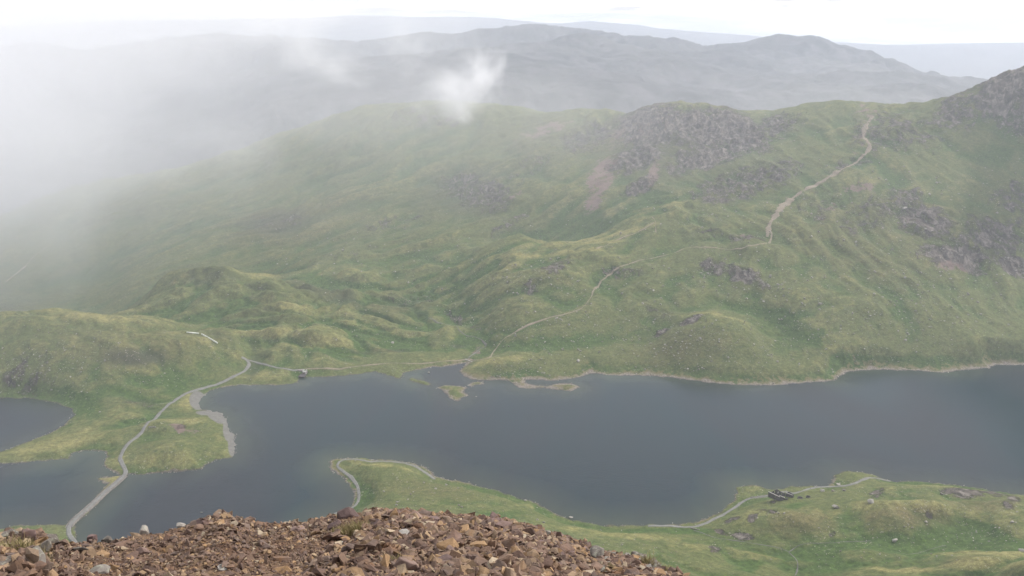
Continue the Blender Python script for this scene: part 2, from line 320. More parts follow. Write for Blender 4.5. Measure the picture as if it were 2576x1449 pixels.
GOLD = blobs([(620,690,90,8,-8,.9),(760,775,110,12,-8,1),(690,845,110,10,4,.9),(1180,640,10,6,0,.1),(1400,645,130,5,3,.9),(1340,665,140,6,18,.6),(540,815,100,6,0,.5),(1080,740,70,5,10,.8),(780,870,90,10,0,.7),(1180,800,80,6,0,.2),(1250,915,90,7,5,.8),(1150,905,120,4,0,.5),
 (1210,870,20,26,-40,.7),(1270,850,80,6,30,.5),(1800,815,110,6,-8,.8),(1680,520,120,5,12,.7),(1580,590,90,5,18,.8),(1480,620,90,5,5,.7),(1900,605,200,5,0,.4),(450,1065,70,10,0,.6),(430,1165,90,16,0,.5),(270,1200,30,12,0,1),(300,1150,30,30,0,.6),(120,1120,120,14,10,.6),
 (470,1010,20,30,0,.8),(640,940,60,12,0,.5),(520,880,100,10,-25,.7),(200,800,180,7,0,.6),(950,1168,60,5,-5,.9),(1060,1190,60,4,-15,.9),(1400,1290,160,7,-22,.7),(1560,1345,160,9,-6,1),(1750,1380,160,9,-10,.7),(2000,1305,110,22,0,.4),
 (2260,1290,120,20,0,.7),(2180,1232,90,12,0,.5),(2450,1400,140,9,-2,1),(2250,1430,160,8,0,1),(2100,1430,60,8,0,.5),(2330,1214,140,6,-3,.9),(2050,1350,40,8,0,.5),(2500,1430,100,12,0,1),(2200,1300,200,14,0,.4),(2500,1290,80,14,0,.3),(1900,1290,60,12,0,.6),(1850,1385,140,6,-8,.7),
 (480,715,60,6,0,.5),(860,812,120,6,-12,.6),(2090,940,60,8,0,.4)])
BROWN = blobs([(2280,1310,110,22,0,.8),(2010,1320,90,26,0,.6),(1080,1230,120,22,-8,.4),(2480,1270,100,18,0,.6),(1600,360,140,60,0,.5),(2350,1420,120,14,0,.3),(750,560,180,50,10,.4),(1400,350,130,50,0,.3),(2200,600,260,100,0,.3),(350,870,200,50,0,.3),(1700,890,120,40,0,.35)])

in_rows = (LD > math.log(850)) & (LD < math.log(3000))
SD = np.full(GX.shape, 999.0); SD[in_rows] = water_sdf(GX[in_rows], GY[in_rows])
_nr = SD < 60
_q = 3.2 * perlin(GX / 16, GY / 16, 301) + 1.9 * perlin(GX / 6.5, GY / 6.5, 302)
SD = np.where(_nr, SD + _q, SD)
# relief: moraine hummocks, gullies, crags
near = np.clip(D2 / 2300.0, 0.35, 4.0)
wx = GX + 60 * perlin(GX / 260, GY / 260, 31); wy = GY + 60 * perlin(GX / 260, GY / 260, 37)
hum = fbm(wx, wy, 330, 6, 0.5, 3)
steepn = fbm(wx * 1.0, wy * 0.35, 120, 5, 0.55, 11)
rid = 1 - np.abs(fbm(wx, wy, 210, 5, 0.5, 21)) * 1.6
farm = sstep(math.log(3950), math.log(4700), L2)
amp = np.where(D2 < 4200, 9.0 * near, 9.0 * 1.83) * (1 - farm) + farm * 150 * np.clip(D2 / 9000, .5, 2)
hum_f = .8 * fbm(GX, GY, 1900, 7, 0.55, 61) + .9 * (.3 - np.abs(fbm(GX + 300 * perlin(GX / 900, GY / 900, 91), GY, 1300, 6, .55, 65)))
nz = amp * (hum * (1 - farm) + hum_f * farm)
nz = nz + (1 - farm) * np.clip(near, .5, 1.4) * (5 * rid * sstep(30, 200, GZ) + 3.5 * steepn)
def streak(ux, uy, s, lam):
    a_ = wx * ux + wy * uy; c_ = -wx * uy + wy * ux
    return fbm(a_ * .24, c_, lam, 5, .55, s)
rs = sstep(250, 480, GX)
stk = streak(-.86, -.52, 101, 105) * (1 - rs) + streak(.19, -.98, 107, 90) * rs
stk = np.abs(stk)
hill = sstep(1700, 1950, D2) * sstep(math.log(600), math.log(1000), L2) * sstep(20, 120, GZ + 140)
bil = np.abs(fbm(wx, wy * 1.25, 190, 5, .5, 131))
mor = np.exp(-(((PX - 760) / 420) ** 2) ** 1.5) * (PY > 640) * (D2 < 2150) * (D2 > 1300)
knob = (D2 < 2300) * (D2 > 700) * 1.0
nz = nz + (1 - farm) * (16 * (stk - .22) * hill * (1 - .5 * rs) + 22 * (bil - .2) * mor + (11 + 9 * (GX > 150) * (D2 < 1350)) * (bil - .2) * knob)
crag = np.abs(fbm(wx, wy * .6, 55, 5, 0.62, 41))
nz = nz + ROCK * (1 - farm) * 16 * np.clip(near, .3, 1.3) * (crag - .25) * np.where(D2 < 1400, .9, 1.0)
crestw = 1.0 - 0.55 * np.exp(-((E + 0.10) / 0.05) ** 2)
nz = nz * sstep(12, 120, SD) * sstep(math.log(600), math.log(1000), L2) * np.where(D2 < 1400, 0.7, 1.0)
farfac = 1 - 0.93 * sstep(math.log(13000), math.log(16000), L2)
Zt = GZ + nz * 0.9 * farfac
fl = 1.6 - np.maximum(0, SD - 120) * 0.8
w = sstep(4, 42, SD)
edge = 0.13 * SD + 0.5 * perlin(GX / 9, GY / 9, 5) * np.clip(SD / 6, 0, 1)
Zt = np.where(SD < 900, w * np.maximum(Zt, fl) + (1 - w) * edge, Zt)
Zt = np.where(SD < 0, np.maximum(SD * 0.22, -7.0) , Zt)
Zt = np.minimum(Zt, H + 4.0)
def gauss(px, py, z, rx, ry, h):
    x, y = at_z(px, py, z)
    return h * np.exp(-(((GX - x) / rx) ** 2 + ((GY - y) / ry) ** 2))
# single knolls one can tell apart
for g in [(1262,925,4,52,30,8),(1345,915,5,50,22,6),(440,1150,4,40,35,7),(1138,982,0,14,12,2.5),(1428,974,0,24,8,2),(1060,962,0,10,7,1),(2140,1194,3,18,12,3),(1978,1268,8,16,9,5),(905,1160,2,16,12,5),
          (2260,1300,22,50,22,8),(1990,1310,18,38,20,5),(640,860,14,70,30,8),(800,860,12,80,26,7),(1790,860,30,95,55,26),(1330,720,70,140,60,16),(2340,1290,30,40,18,7),(2500,1420,50,60,25,9),(2180,1400,30,60,22,7),(2290,1330,28,50,20,6)]:
    Zt = Zt + gauss(*g) * np.clip(SD / 5, 0, 1)

# convexity decides where dry yellow and where lush green grass grows
Zb = Zt.copy()
def blur(A, n):
    for _ in range(n):
        B = A.copy(); B[1:-1, 1:-1] = (A[:-2, 1:-1] + A[2:, 1:-1] + A[1:-1, :-2] + A[1:-1, 2:]) / 4; A = B
    return A
Zs1 = blur(Zb, 6); Zs2 = blur(Zs1, 26); Zs3 = blur(Zs2, 130)
kd = np.clip(D2 / 1500, .5, 9)
CONV = .45 * np.tanh((Zs1 - Zs2) / (.32 * kd)) + .65 * np.tanh((Zs2 - Zs3) / (1.2 * kd))
CONV = np.clip(CONV, -1, 1)

def grid_idx(x, y):
    a = np.arctan2(x, y); l = 0.5 * np.log(np.maximum(x * x + y * y, 1e-6))
    j = np.clip((a - AZ[0]) / (AZ[1] - AZ[0]), 0, len(AZ) - 1.001)
    i = np.clip(np.interp(l, LD, np.arange(len(LD))), 0, len(LD) - 1.001)
    return i, j
def height(x, y):
    i, j = grid_idx(np.asarray(x, float), np.asarray(y, float))
    i0 = i.astype(int); j0 = j.astype(int); fi = i - i0; fj = j - j0
    return ((Zt[i0, j0] * (1 - fj) + Zt[i0, j0 + 1] * fj) * (1 - fi) + (Zt[i0 + 1, j0] * (1 - fj) + Zt[i0 + 1, j0 + 1] * fj) * fi)
ET = (Zt - H) / D2
def hit(px, py, dmin=700.0):
    """the ground point one sees there"""
    dx, dy, dz = ray(px, py); hh = math.hypot(dx, dy); s = dz / hh; a = math.atan2(dx, dy)
    j = min(max((a - AZ[0]) / (AZ[1] - AZ[0]), 0), len(AZ) - 1.001); j0 = int(j); f = j - j0
    col = ET[:, j0] * (1 - f) + ET[:, j0 + 1] * f
    col = np.where(Zt[:, j0] < 0.0, np.maximum(col, -H / np.exp(LD)), col)
    i0 = int(np.searchsorted(LD, math.log(dmin)))
    k = np.nonzero(col[i0:] >= s)[0]
    if len(k) == 0: return None
    k = k[0] + i0
    if k > i0:
        c0, c1 = col[k - 1], col[k]; t = (s - c0) / (c1 - c0 + 1e-12); l = LD[k - 1] + (LD[k] - LD[k - 1]) * t
    else: l = LD[k]
    D = math.exp(l); x, y = D * math.sin(a), D * math.cos(a)
    return x, y, float(height(x, y))

# ------------------------------------------------------------------ materials
class NT:
    def __init__(s, name):
        s.m = bpy.data.materials.new(name); s.m.use_nodes = True; s.t = s.m.node_tree; s.t.nodes.clear()
        s.out = s.n("ShaderNodeOutputMaterial")
    def n(s, t, **kw):
        x = s.t.nodes.new(t)
        for k, v in kw.items(): setattr(x, k, v)
        return x
    def l(s, a, b): s.t.links.new(a, b)
    def val(s, sock, v):
        if hasattr(v, "is_linked") or hasattr(v, "links"): s.l(v, sock)
        else: sock.default_value = v
    def pos(s):
        return s.n("ShaderNodeNewGeometry").outputs["Position"]
    def noise(s, scale, detail=4, rough=.55, vec=None, dist=0.0, sc3=None):
        x = s.n("ShaderNodeTexNoise"); x.inputs["Scale"].default_value = scale; x.inputs["Detail"].default_value = detail
        x.inputs["Roughness"].default_value = rough; x.inputs["Distortion"].default_value = dist
        v = vec if vec is not None else s.pos()
        if sc3:
            mp = s.n("ShaderNodeMapping"); mp.inputs["Scale"].default_value = sc3; s.l(v, mp.inputs[0]); v = mp.outputs[0]
        s.l(v, x.inputs["Vector"]); return x.outputs["Fac"]
    def ramp(s, fac, *stops):
        x = s.n("ShaderNodeValToRGB"); s.l(fac, x.inputs[0]); e = x.color_ramp.elements
        while len(e) < len(stops): e.new(0.5)
        for i, (p, c) in enumerate(stops):
            e[i].position = p; e[i].color = (c, c, c, 1) if isinstance(c, (int, float)) else (*c, 1)
        return x.outputs["Color"]
    def math(s, op, a, b=None, c=None, clamp=False):
        x = s.n("ShaderNodeMath", operation=op, use_clamp=clamp)
        s.val(x.inputs[0], a)
        if b is not None: s.val(x.inputs[1], b)
        if c is not None: s.val(x.inputs[2], c)
        return x.outputs[0]
    def mix(s, f, a, b, mode='MIX'):
        x = s.n("ShaderNodeMixRGB", blend_type=mode); s.val(x.inputs[0], f)
        for i, v in ((1, a), (2, b)):
            if isinstance(v, tuple): x.inputs[i].default_value = (*v, 1)
            else: s.l(v, x.inputs[i])
        return x.outputs[0]
    def attr(s, name):
        x = s.n("ShaderNodeAttribute"); x.attribute_name = name; return x.outputs["Fac"]
    def bsdf(s, col, rough=.9, bump=None, bstr=.5, bdist=1.0, spec=.2):
        p = s.n("ShaderNodeBsdfPrincipled")
        s.val(p.inputs["Base Color"], (*col, 1) if isinstance(col, tuple) else col)
        s.val(p.inputs["Roughness"], rough); s.val(p.inputs["Specular IOR Level"], spec)
        if bump is not None:
            b = s.n("ShaderNodeBump"); b.inputs["Strength"].default_value = bstr; b.inputs["Distance"].default_value = bdist
            s.l(bump, b.inputs["Height"]); s.l(b.outputs[0], p.inputs["Normal"])
        s.l(p.outputs[0], s.out.inputs[0]); return p

def mat_ground():
    t = NT("mountain_ground")
    P = t.pos()
    n1 = t.noise(1 / 90, 7, .6, P, 1.2); n2 = t.noise(1 / 22, 6, .62, P, .6); n3 = t.noise(1 / 6, 5, .65, P); n4 = t.noise(1 / 1.6, 3, .7, P); n0 = t.noise(1 / 420, 4, .5, P, .8)
    lush = t.math('ADD', t.math('MULTIPLY', t.attr("lush"), .62), t.math('MULTIPLY_ADD', t.attr("conv"), -.50, t.math('ADD', t.math('MULTIPLY', t.math('SUBTRACT', n0, .5), 1.3), t.math('MULTIPLY', t.math('SUBTRACT', n1, .5), 1.6))))
    lushf = t.ramp(lush, (0.10, 0.0), (0.62, 1.0))
    gold = t.math('ADD', t.math('MULTIPLY', t.attr("gold"), .60), t.math('MULTIPLY_ADD', t.attr("conv"), .24, t.math('ADD', t.math('MULTIPLY', t.math('SUBTRACT', n0, .5), 1.2), t.math('MULTIPLY', t.math('SUBTRACT', n2, .5), 1.5))))
    goldf = t.ramp(gold, (0.20, 0.0), (0.85, .9))
    col = t.mix(t.ramp(n2, (.35, 0.0), (.68, 1.0)), (.080, .097, .034), (.112, .119, .046))
    col = t.mix(lushf, col, t.mix(n3, (.038, .068, .018), (.066, .100, .026)))
    col = t.mix(goldf, col, t.mix(n3, (.175, .164, .062), (.230, .208, .088)))
    br = t.math('MULTIPLY', t.attr("brown"), t.ramp(n2, (.3, 0.3), (.6, 1.0)))
    col = t.mix(br, col, (.105, .086, .042))
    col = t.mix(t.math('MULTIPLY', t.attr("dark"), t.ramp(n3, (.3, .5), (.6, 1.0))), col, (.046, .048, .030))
    # fine speckle: tussocks and tiny stones
    col = t.mix(.75, col, t.ramp(n3, (.28, .5), (.72, 1.5)), 'MULTIPLY')
    col = t.mix(.55, col, t.ramp(n4, (.28, .35), (.72, 1.65)), 'MULTIPLY')
    sp = t.noise(1 / 3.2, 2, .5, P); spm = t.ramp(sp, (.63, 0.0), (.69, 1.0))
    stony = t.ramp(t.math('ADD', n1, t.math('MULTIPLY', t.attr("rock"), .4)), (.5, 0.0), (.72, .75))
    col = t.mix(t.math('MULTIPLY', spm, stony), col, (.40, .36, .31))
    # rock
    P2 = t.noise(1 / 22, 7, .7, P, .8, (1, .8, .22)); P3 = t.noise(1 / 11, 6, .7, P, .4, (1, .6, .18))
    rk = t.mix(t.ramp(P2, (.3, 0.0), (.7, 1.0)), (.022, .019, .017), (.150, .127, .108)); rk = t.mix(t.ramp(P3, (.47, 0.0), (.66, .8)), rk, (.28, .245, .215))
    rm = t.math('ADD', t.math('MULTIPLY', t.attr("rock"), 1.05), t.math('MULTIPLY', t.math('SUBTRACT', t.noise(1 / 26, 8, .74, P, .8, (1, .7, .35)), .5), 3.6)); rm = t.math('ADD', rm, t.math('MULTIPLY', t.math('SUBTRACT', n3, .5), 1.6))
    rockf = t.ramp(rm, (.42, 0.0), (.75, 1.0))
    rockf = t.math('MULTIPLY', rockf, t.ramp(t.attr("rock"), (.02, 0.0), (.2, 1.0)))
    col = t.mix(rockf, col, rk)
    sm = t.math('ADD', t.math('MULTIPLY', t.attr("scree"), .8), t.math('MULTIPLY', t.math('SUBTRACT', t.noise(1 / 30, 8, .72, P, .8), .5), 3.2))
    scr = t.math('MULTIPLY', t.ramp(sm, (.38, 0.0), (.62, 1.0)), t.ramp(t.attr("scree"), (.02, 0.0), (.2, 1.0)))
    col = t.mix(scr, col, t.mix(n4, (.125, .088, .074), (.215, .160, .138)))
    # shore: brown-green margin then bleached stones
    sd = t.attr("shore")       # metres from the water's edge
    sw = t.attr("shorew")      # how wide the beach is there
    q = t.math('DIVIDE', sd, t.math('MAXIMUM', t.math('MULTIPLY', sw, t.math('MAXIMUM', t.math('MULTIPLY_ADD', t.math('SUBTRACT', n3, .5), 3.0, t.math('MULTIPLY_ADD', t.math('SUBTRACT', n2, .5), 4.0, .8)), .12)), .5))
    col = t.mix(t.ramp(q, (.75, .75), (1.0, 0.0)), col, (.150, .125, .062))
    stn = t.mix(t.ramp(n4, (.42, 0.0), (.6, 1.0)), (.10, .083, .066), (.27, .235, .205))
    col = t.mix(t.ramp(q, (.32, 1.0), (.62, 0.0)), col, stn)
    col = t.mix(t.ramp(t.math('ADD', t.math('MULTIPLY', sd, .1), t.math('MULTIPLY', t.math('SUBTRACT', n3, .5), .9)), (.12, .8), (.30, 0.0)), col, (.055, .050, .044))
    col = t.mix(t.math('MULTIPLY', t.ramp(t.math('ADD', t.attr("beach"), t.math('MULTIPLY', n3, .25)), (.5, 0.0), (.62, 1.0)), 1.0), col, t.mix(n3, (.10, .096, .086), (.20, .192, .176)))
    col = t.mix(t.ramp(sd, (0.0, 1.0), (.02, 0.0)), col, (.06, .065, .05))
    # far mountains: heather, forest, bare rock
    fa = t.attr("far")
    fn = t.noise(1 / 700, 8, .62, P, .6); fn2 = t.noise(1 / 160, 6, .7, P, .5)
    fc = t.mix(t.ramp(fn, (.38, 0.0), (.62, 1.0)), (.010, .014, .018), (.062, .064, .060)); fc = t.mix(t.ramp(fn2, (.45, 0.0), (.62, .8)), fc, (.095, .088, .095)); fc = t.mix(.8, fc, t.ramp(t.noise(1 / 1500, 5, .6, P, 1.0), (.35, .45), (.65, 1.4)), 'MULTIPLY')
    col = t.mix(fa, col, fc)
    hb = t.math('ADD', t.math('MULTIPLY', n3, 1.0), t.math('MULTIPLY', n4, .35))
    hb = t.math('ADD', hb, t.math('MULTIPLY', t.math('MULTIPLY', t.math('ADD', P3, P2), rockf), 4.5))
    t.bsdf(col, .95, hb, .75, 1.6, .08)
    return t.m
M_GROUND = mat_ground()

def mat_water():
    t = NT("lake_water")
    P = t.pos()
    a = t.noise(1 / 1.8, 4, .6, P, .3, (1, .45, 1)); b = t.noise(1 / 11, 4, .6, P)
    bmp = t.math('ADD', a, t.math('MULTIPLY', b, .8))
    wind = t.noise(1 / 260, 5, .6, P, 1.0, (1, .3, 1))
    edge = t.attr("depth")
    col = t.mix(t.ramp(edge, (0.0, 0.0), (.45, .55), (1.0, 1.0)), (.042, .054, .036), (.004, .018, .025))
    col = t.mix(t.ramp(wind, (.38, 0.0), (.62, .8)), col, (.014, .015, .022))
    p = t.bsdf(col, .16, bmp, .22, .6, .28)
    p.inputs["IOR"].default_value = 1.33
    t.l(t.math('MULTIPLY_ADD', wind, .50, -.06), p.inputs["Roughness"])
    return t.m
M_WATER = mat_water()

def mat_track(name, c1, c2, lam=.8):
    t = NT(name); P = t.pos()
    a = t.noise(1 / lam, 6, .65, P); b = t.noise(1 / (lam * 9), 4, .6, P)
    col = t.mix(t.ramp(a, (.35, 0.0), (.65, 1.0)), c1, c2); col = t.mix(.5, col, t.ramp(b, (.3, .65), (.7, 1.3)), 'MULTIPLY')
    t.bsdf(col, .95, a, .5, .3, .1); return t.m
M_TRACK = mat_track("gravel_track", (.125, .122, .115), (.215, .208, .198))
M_PATH = mat_track("worn_path", (.16, .13, .095), (.27, .225, .17), 1.6)
M_WALLSTONE = mat_track("dry_stone", (.10, .09, .085), (.30, .27, .25), 1.1)
M_DARKSTONE = mat_track("weathered_masonry", (.045, .040, .042), (.12, .105, .105), .9)
M_LIT_TOP = mat_track("pale_lit_top", (.30, .28, .26), (.44, .42, .40), .8)  # top light on the mill walls, put into a paler colour
M_PIPE = mat_track("painted_pipe", (.52, .53, .50), (.66, .67, .64), 3)
M_CONC = mat_track("concrete", (.34, .33, .31), (.48, .47, .44), 1.5)
M_TIMBER = mat_track("grey_timber", (.20, .18, .15), (.34, .31, .27), .6)

# ------------------------------------------------------------------ ground object
def faces_grid(nr, nc):
    i = np.arange(nr - 1)[:, None] * nc + np.arange(nc - 1)[None, :]
    return np.stack([i, i + 1, i + 1 + nc, i + nc], -1)
nr, nc = GX.shape
FG = faces_grid(nr, nc)
V = np.stack([GX, GY, Zt], -1).reshape(-1, 3)
me = mesh_np("ground", V, FG.reshape(-1, 4)[:, ::-1], M_GROUND, True)
me.polygons.foreach_set("use_smooth", np.full(len(me.polygons), True))
PXT, PYT = PX, PY
SHW = 1.8 + 15 * sstep(1000, 1250, PX) * (PY < 1020) + 6 * perlin(GX / 70, GY / 70, 9) + 6 * np.exp(-((PX - 1000) / 260) ** 2) * (PY > 1140)
SHW = np.maximum(SHW, 1.5)
BEACH = blobs([(497,1005,20,22,0,1),(545,1042,28,16,-25,1),(575,1075,14,30,0,1),(583,1115,10,28,0,.8),(1200,955,60,8,-5,.35),(620,965,26,4,-5,.8),(515,1037,22,7,0,1),(520,992,18,7,30,1)])
SHA = np.where(SD < 900, np.clip(SD, 0, 500), 500)
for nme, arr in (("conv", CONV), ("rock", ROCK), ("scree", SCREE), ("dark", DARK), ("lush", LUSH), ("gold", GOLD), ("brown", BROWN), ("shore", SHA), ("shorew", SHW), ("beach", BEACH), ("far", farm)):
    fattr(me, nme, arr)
ground = link(bpy.data.objects.new("terrain", me)); tag(ground, kind="structure")
# water sheet: only over the lake, its rim buried in the banks
sel = (np.minimum.reduce([SD[:-1, :-1], SD[1:, :-1], SD[:-1, 1:], SD[1:, 1:]]) < 7.0)
fs = FG[sel].reshape(-1, 4); used, inv = np.unique(fs, return_inverse=True)
Vw = V[used].copy(); Vw[:, 2] = 0.0
mw = mesh_np("lake_water", Vw, inv.reshape(-1, 4)[:, ::-1], M_WATER, True)
fattr(mw, "depth", np.clip(-SD.ravel()[used] / 60, 0, 1))
lake = link(bpy.data.objects.new("lake_water", mw)); tag(lake, kind="structure")

# ------------------------------------------------------------------ tracks and paths
def catmull(P, n=8):
    P = np.array(P, float); Q = np.vstack([2 * P[0] - P[1], P, 2 * P[-1] - P[-2]]); out = []
    for i in range(1, len(Q) - 2):
        for k in range(n):
            t = k / n; a, b, c, d = Q[i - 1], Q[i], Q[i + 1], Q[i + 2]
            out.append(.5 * (2 * b + (c - a) * t + (2 * a - 5 * b + 4 * c - d) * t * t + (3 * b - a - 3 * c + d) * t ** 3))
    out.append(P[-1]); return np.array(out)
def resample(P, step):
    d = np.r_[0, np.cumsum(np.hypot(*np.diff(P[:, :2], axis=0).T))]
    n = max(2, int(d[-1] / step)); s = np.linspace(0, d[-1], n)
    return np.stack([np.interp(s, d, P[:, k]) for k in range(P.shape[1])], 1)
def track_line(pix, step=3.0, on_water_z=None):
    W = []
    for px, py in pix:
        h = hit(px, py)
        if h is None: continue
        if on_water_z is not None and h[2] < on_water_z: x, y = at_z(px, py, on_water_z); h = (float(x), float(y), on_water_z)
        W.append(h)
    return resample(catmull(W, 8), step)
def ribbon(name, P, width, mat, lift=.25, jitter=.12, seed=0, cross=5, zmin=-99, wfun=None):
    T = np.gradient(P[:, :2], axis=0); T /= np.linalg.norm(T, axis=1)[:, None] + 1e-9
    Nn = np.stack([-T[:, 1], T[:, 0]], 1)
    r = np.random.default_rng(seed); n = len(P)
    wj = width * (1 + jitter * np.convolve(r.normal(size=n + 8), np.ones(9) / 3, 'valid')[:n])
    if wfun is not None: wj = wj * wfun(np.linspace(0, 1, n))
    S_ = np.linspace(-.5, .5, cross); V_ = np.empty((n, cross, 3))
    for k, s in enumerate(S_):
        xy = P[:, :2] + Nn * (wj * s)[:, None]
        V_[:, k, :2] = xy; V_[:, k, 2] = np.maximum(height(xy[:, 0], xy[:, 1]), zmin)
    crown = V_[:, :, 2].max(1) * .35 + V_[:, :, 2].mean(1) * .65
    V_[:, :, 2] = np.maximum(V_[:, :, 2], crown[:, None] - .4) + lift
    # a skirt so that the edge is a real shoulder
    sk0 = V_[:, 0].copy(); sk0[:, :2] += -Nn * .5; sk0[:, 2] -= 1.1
    sk1 = V_[:, -1].copy(); sk1[:, :2] += Nn * .5; sk1[:, 2] -= 1.1
    V_ = np.concatenate([sk0[:, None], V_, sk1[:, None]], 1)
    m = mesh_np(name, V_.reshape(-1, 3), faces_grid(n, cross + 2).reshape(-1, 4), mat, True)
    return tag(link(bpy.data.objects.new(name, m)), kind="structure")
TRACK_MAIN = [(193,1392),(188,1364),(174,1344),(174,1324),(190,1304),(225,1274),(265,1236.5),(300,1207),(316,1187),(306,1164),(303,1149),(320,1119),(360,1081),(400,1041),(436,1011),(471,988.6),(521,973.6),(566,958.6),(611,936),(626,918.5),(621,906),(608,899)]
TRACK_SIDE = [(622,906),(640,910),(676,919.5),(726,929.5),(756,931)]
PATH_FAR = [(762,929),(811,926.6),(854,928.6),(880,923.7),(919,919),(943,917),(975,914),(1052,915),(1106,909.6),(1150,907.4),(1177,904),(1194,906),(1227,901),(1241,885),(1254,868),(1265,855),(1300,833),(1345,812),(1400,795),(1440,785),(1470,770),(1488,745),(1492,732),(1515,705),(1545,680),(1580,665),(1640,650),(1690,638),(1730,623),(1780,622),(1830,628),(1885,618),(1925,612),(1940,598),(1938,578)]
PATH_UP = [(1930,596),(1936,565),(1955,535),(1985,505),(2030,475),(2085,445),(2105,432),(2130,420),(2170,392),(2188,366),(2172,345),(2182,312),(2195,292)]
TRACK_NEAR = [(800,1318),(831,1297),(862,1283),(888,1276),(899,1264),(903,1246),(900,1226),(891,1211),(880,1197.7),(865,1187),(853,1178),(849,1170),(855,1161),(872,1156.5),(912,1158),(950,1161),(980,1161),(1006,1164),(1032,1169),(1048,1175.6),(1065,1186),(1083,1198),(1094,1206)]
TRACK_EAST = [(1630,1323),(1690,1323),(1735,1326),(1765,1320),(1795,1306),(1824,1292),(1850,1276),(1871,1261),(1897,1251.5),(1930,1247),(1955,1240),(1975,1237),(1997,1241),(2022,1234),(2044,1228),(2080,1224.5),(2117,1222.8),(2146,1217.7),(2168,1207.6),(2190,1202),(2206,1203),(2240,1211)]
tr_main = track_line(TRACK_MAIN, 3, 2.2)
CAUSE = None
ribbon("gravel_track", tr_main, 5.6, M_TRACK, .3, .10, 1, zmin=2.0)
tr_side = track_line(TRACK_SIDE); ribbon("gravel_track", tr_side, 3.6, M_TRACK, .3, .1, 2)
tr_far = track_line(PATH_FAR); ribbon("footpath", tr_far, 2.5, M_PATH, .3, .5, 3)
tr_up = track_line(PATH_UP); ribbon("eroded_path", tr_up, 12.0, M_PATH, .35, .5, 4, wfun=lambda s: .45 + .9 * np.exp(-((s - .22) / .18) ** 2) + .3 * np.exp(-((s - .8) / .12) ** 2))
tr_near = track_line(TRACK_NEAR, 2.5); ribbon("gravel_track", tr_near, 4.4, M_TRACK, .25, .1, 5)
tr_east = track_line(TRACK_EAST, 2.5); ribbon("gravel_track", tr_east, 4.2, M_TRACK, .25, .14, 6)
for k, pp in enumerate([[(1650,585),(1648,555),(1640,545)],[(1500,625),(1560,600),(1620,575),(1645,560)],[(0,625),(60,585),(110,560)]]):
    ribbon("footpath", track_line(pp), 2.2, M_PATH, .3, .4, 10 + k)

# ------------------------------------------------------------------ rocks
def rock_proto(seed, flat=(.45, .9), n=15, rough=.0):
    r = random.Random(seed); bm = bmesh.new()
    sx, sy, sz = 1.0, r.uniform(.6, .95), r.uniform(*flat)
    for _ in range(n):
        v = Vector((r.gauss(0, 1), r.gauss(0, 1), r.gauss(0, 1))).normalized()
        k = r.uniform(.82, 1.0)
        m_ = max(abs(v.x), abs(v.y), abs(v.z)); v = v.lerp(v / m_ * .8, .72)
        bm.verts.new((v.x * sx * .5 * k, v.y * sy * .5 * k, v.z * sz * .5 * k))
    res = bmesh.ops.convex_hull(bm, input=bm.verts)
    bmesh.ops.delete(bm, geom=[g for g in bm.verts if not g.link_faces], context='VERTS')
    bmesh.ops.triangulate(bm, faces=bm.faces)
    vs = np.array([v.co[:] for v in bm.verts], np.float32); bm.verts.index_update()
    fs = np.array([[v.index for v in f.verts] for f in bm.faces], np.int32); bm.free()
    return vs, fs
def rock_bm(seed, flat, bev=.035, n=15):
    """larger stone with chipped edges"""
    vs, fs = rock_proto(seed, flat, n)
    bm = bmesh.new(); vv = [bm.verts.new(v) for v in vs]
    for f in fs:
        try: bm.faces.new([vv[i] for i in f])
        except ValueError: pass
    bmesh.ops.dissolve_limit(bm, angle_limit=R(14), verts=bm.verts, edges=bm.edges)
    bmesh.ops.bevel(bm, geom=list(bm.edges), offset=bev, segments=1, affect='EDGES', profile=.5, clamp_overlap=True)
    bmesh.ops.recalc_face_normals(bm, faces=bm.faces)
    me_ = bpy.data.meshes.new("stone"); bm.to_mesh(me_); bm.free(); return me_
def mat_stone(name, ramp_stops, scale=1.0, lichen=.0, sat=1.0):
    t = NT(name)
    oi = t.n("ShaderNodeObjectInfo"); rnd = t.math('FRACT', t.math('ADD', oi.outputs["Random"], t.attr("rnd")))
    base = t.ramp(rnd, *ramp_stops)
    tc = t.n("ShaderNodeNewGeometry").outputs["Position"]
    a = t.noise(4.5 / scale, 6, .65, tc); b = t.noise(17 / scale, 5, .7, tc)
    col = t.mix(.8, base, t.ramp(a, (.3, .62), (.7, 1.35)), 'MULTIPLY'); col = t.mix(.6, col, t.ramp(b, (.3, .7), (.7, 1.3)), 'MULTIPLY')
    st = t.noise(2.3 / scale, 4, .6, tc, 1.0)
    col = t.mix(t.ramp(st, (.55, 0.0), (.72, .55)), col, (.20, .105, .05)) if lichen == 0 else t.mix(t.ramp(b, (.52, 0.0), (.6, .85)), col, (.25, .245, .20))
    t.bsdf(col, .88, t.math('ADD', a, t.math('MULTIPLY', b, .5)), .6, .03 * scale, .25); return t.m
SCREE_STOPS = tuple((p, tuple(v * q for v, q in zip(c, (1.06, 1.07, 1.02)))) for p, c in ((0.0, (.085, .054, .046)), (.22, (.125, .080, .064)), (.45, (.165, .106, .078)), (.62, (.110, .078, .070)), (.78, (.205, .142, .098)), (.90, (.235, .145, .080)), (1.0, (.30, .245, .19))))
M_SCREE = mat_stone("scree_stone", SCREE_STOPS)
M_PURPLE = mat_stone("purple_slab", ((0.0, (.10, .068, .064)), (.5, (.16, .108, .098)), (1.0, (.20, .138, .11))))
M_LICHEN = mat_stone("lichened_stone", ((0.0, (.095, .080, .070)), (.5, (.145, .127, .112)), (1.0, (.20, .178, .158))), 1.0, 1)
M_QUARTZ = mat_stone("pale_quartz", ((0.0, (.21, .185, .165)), (.5, (.25, .225, .205)), (1.0, (.30, .275, .255))), 1.0, 1)
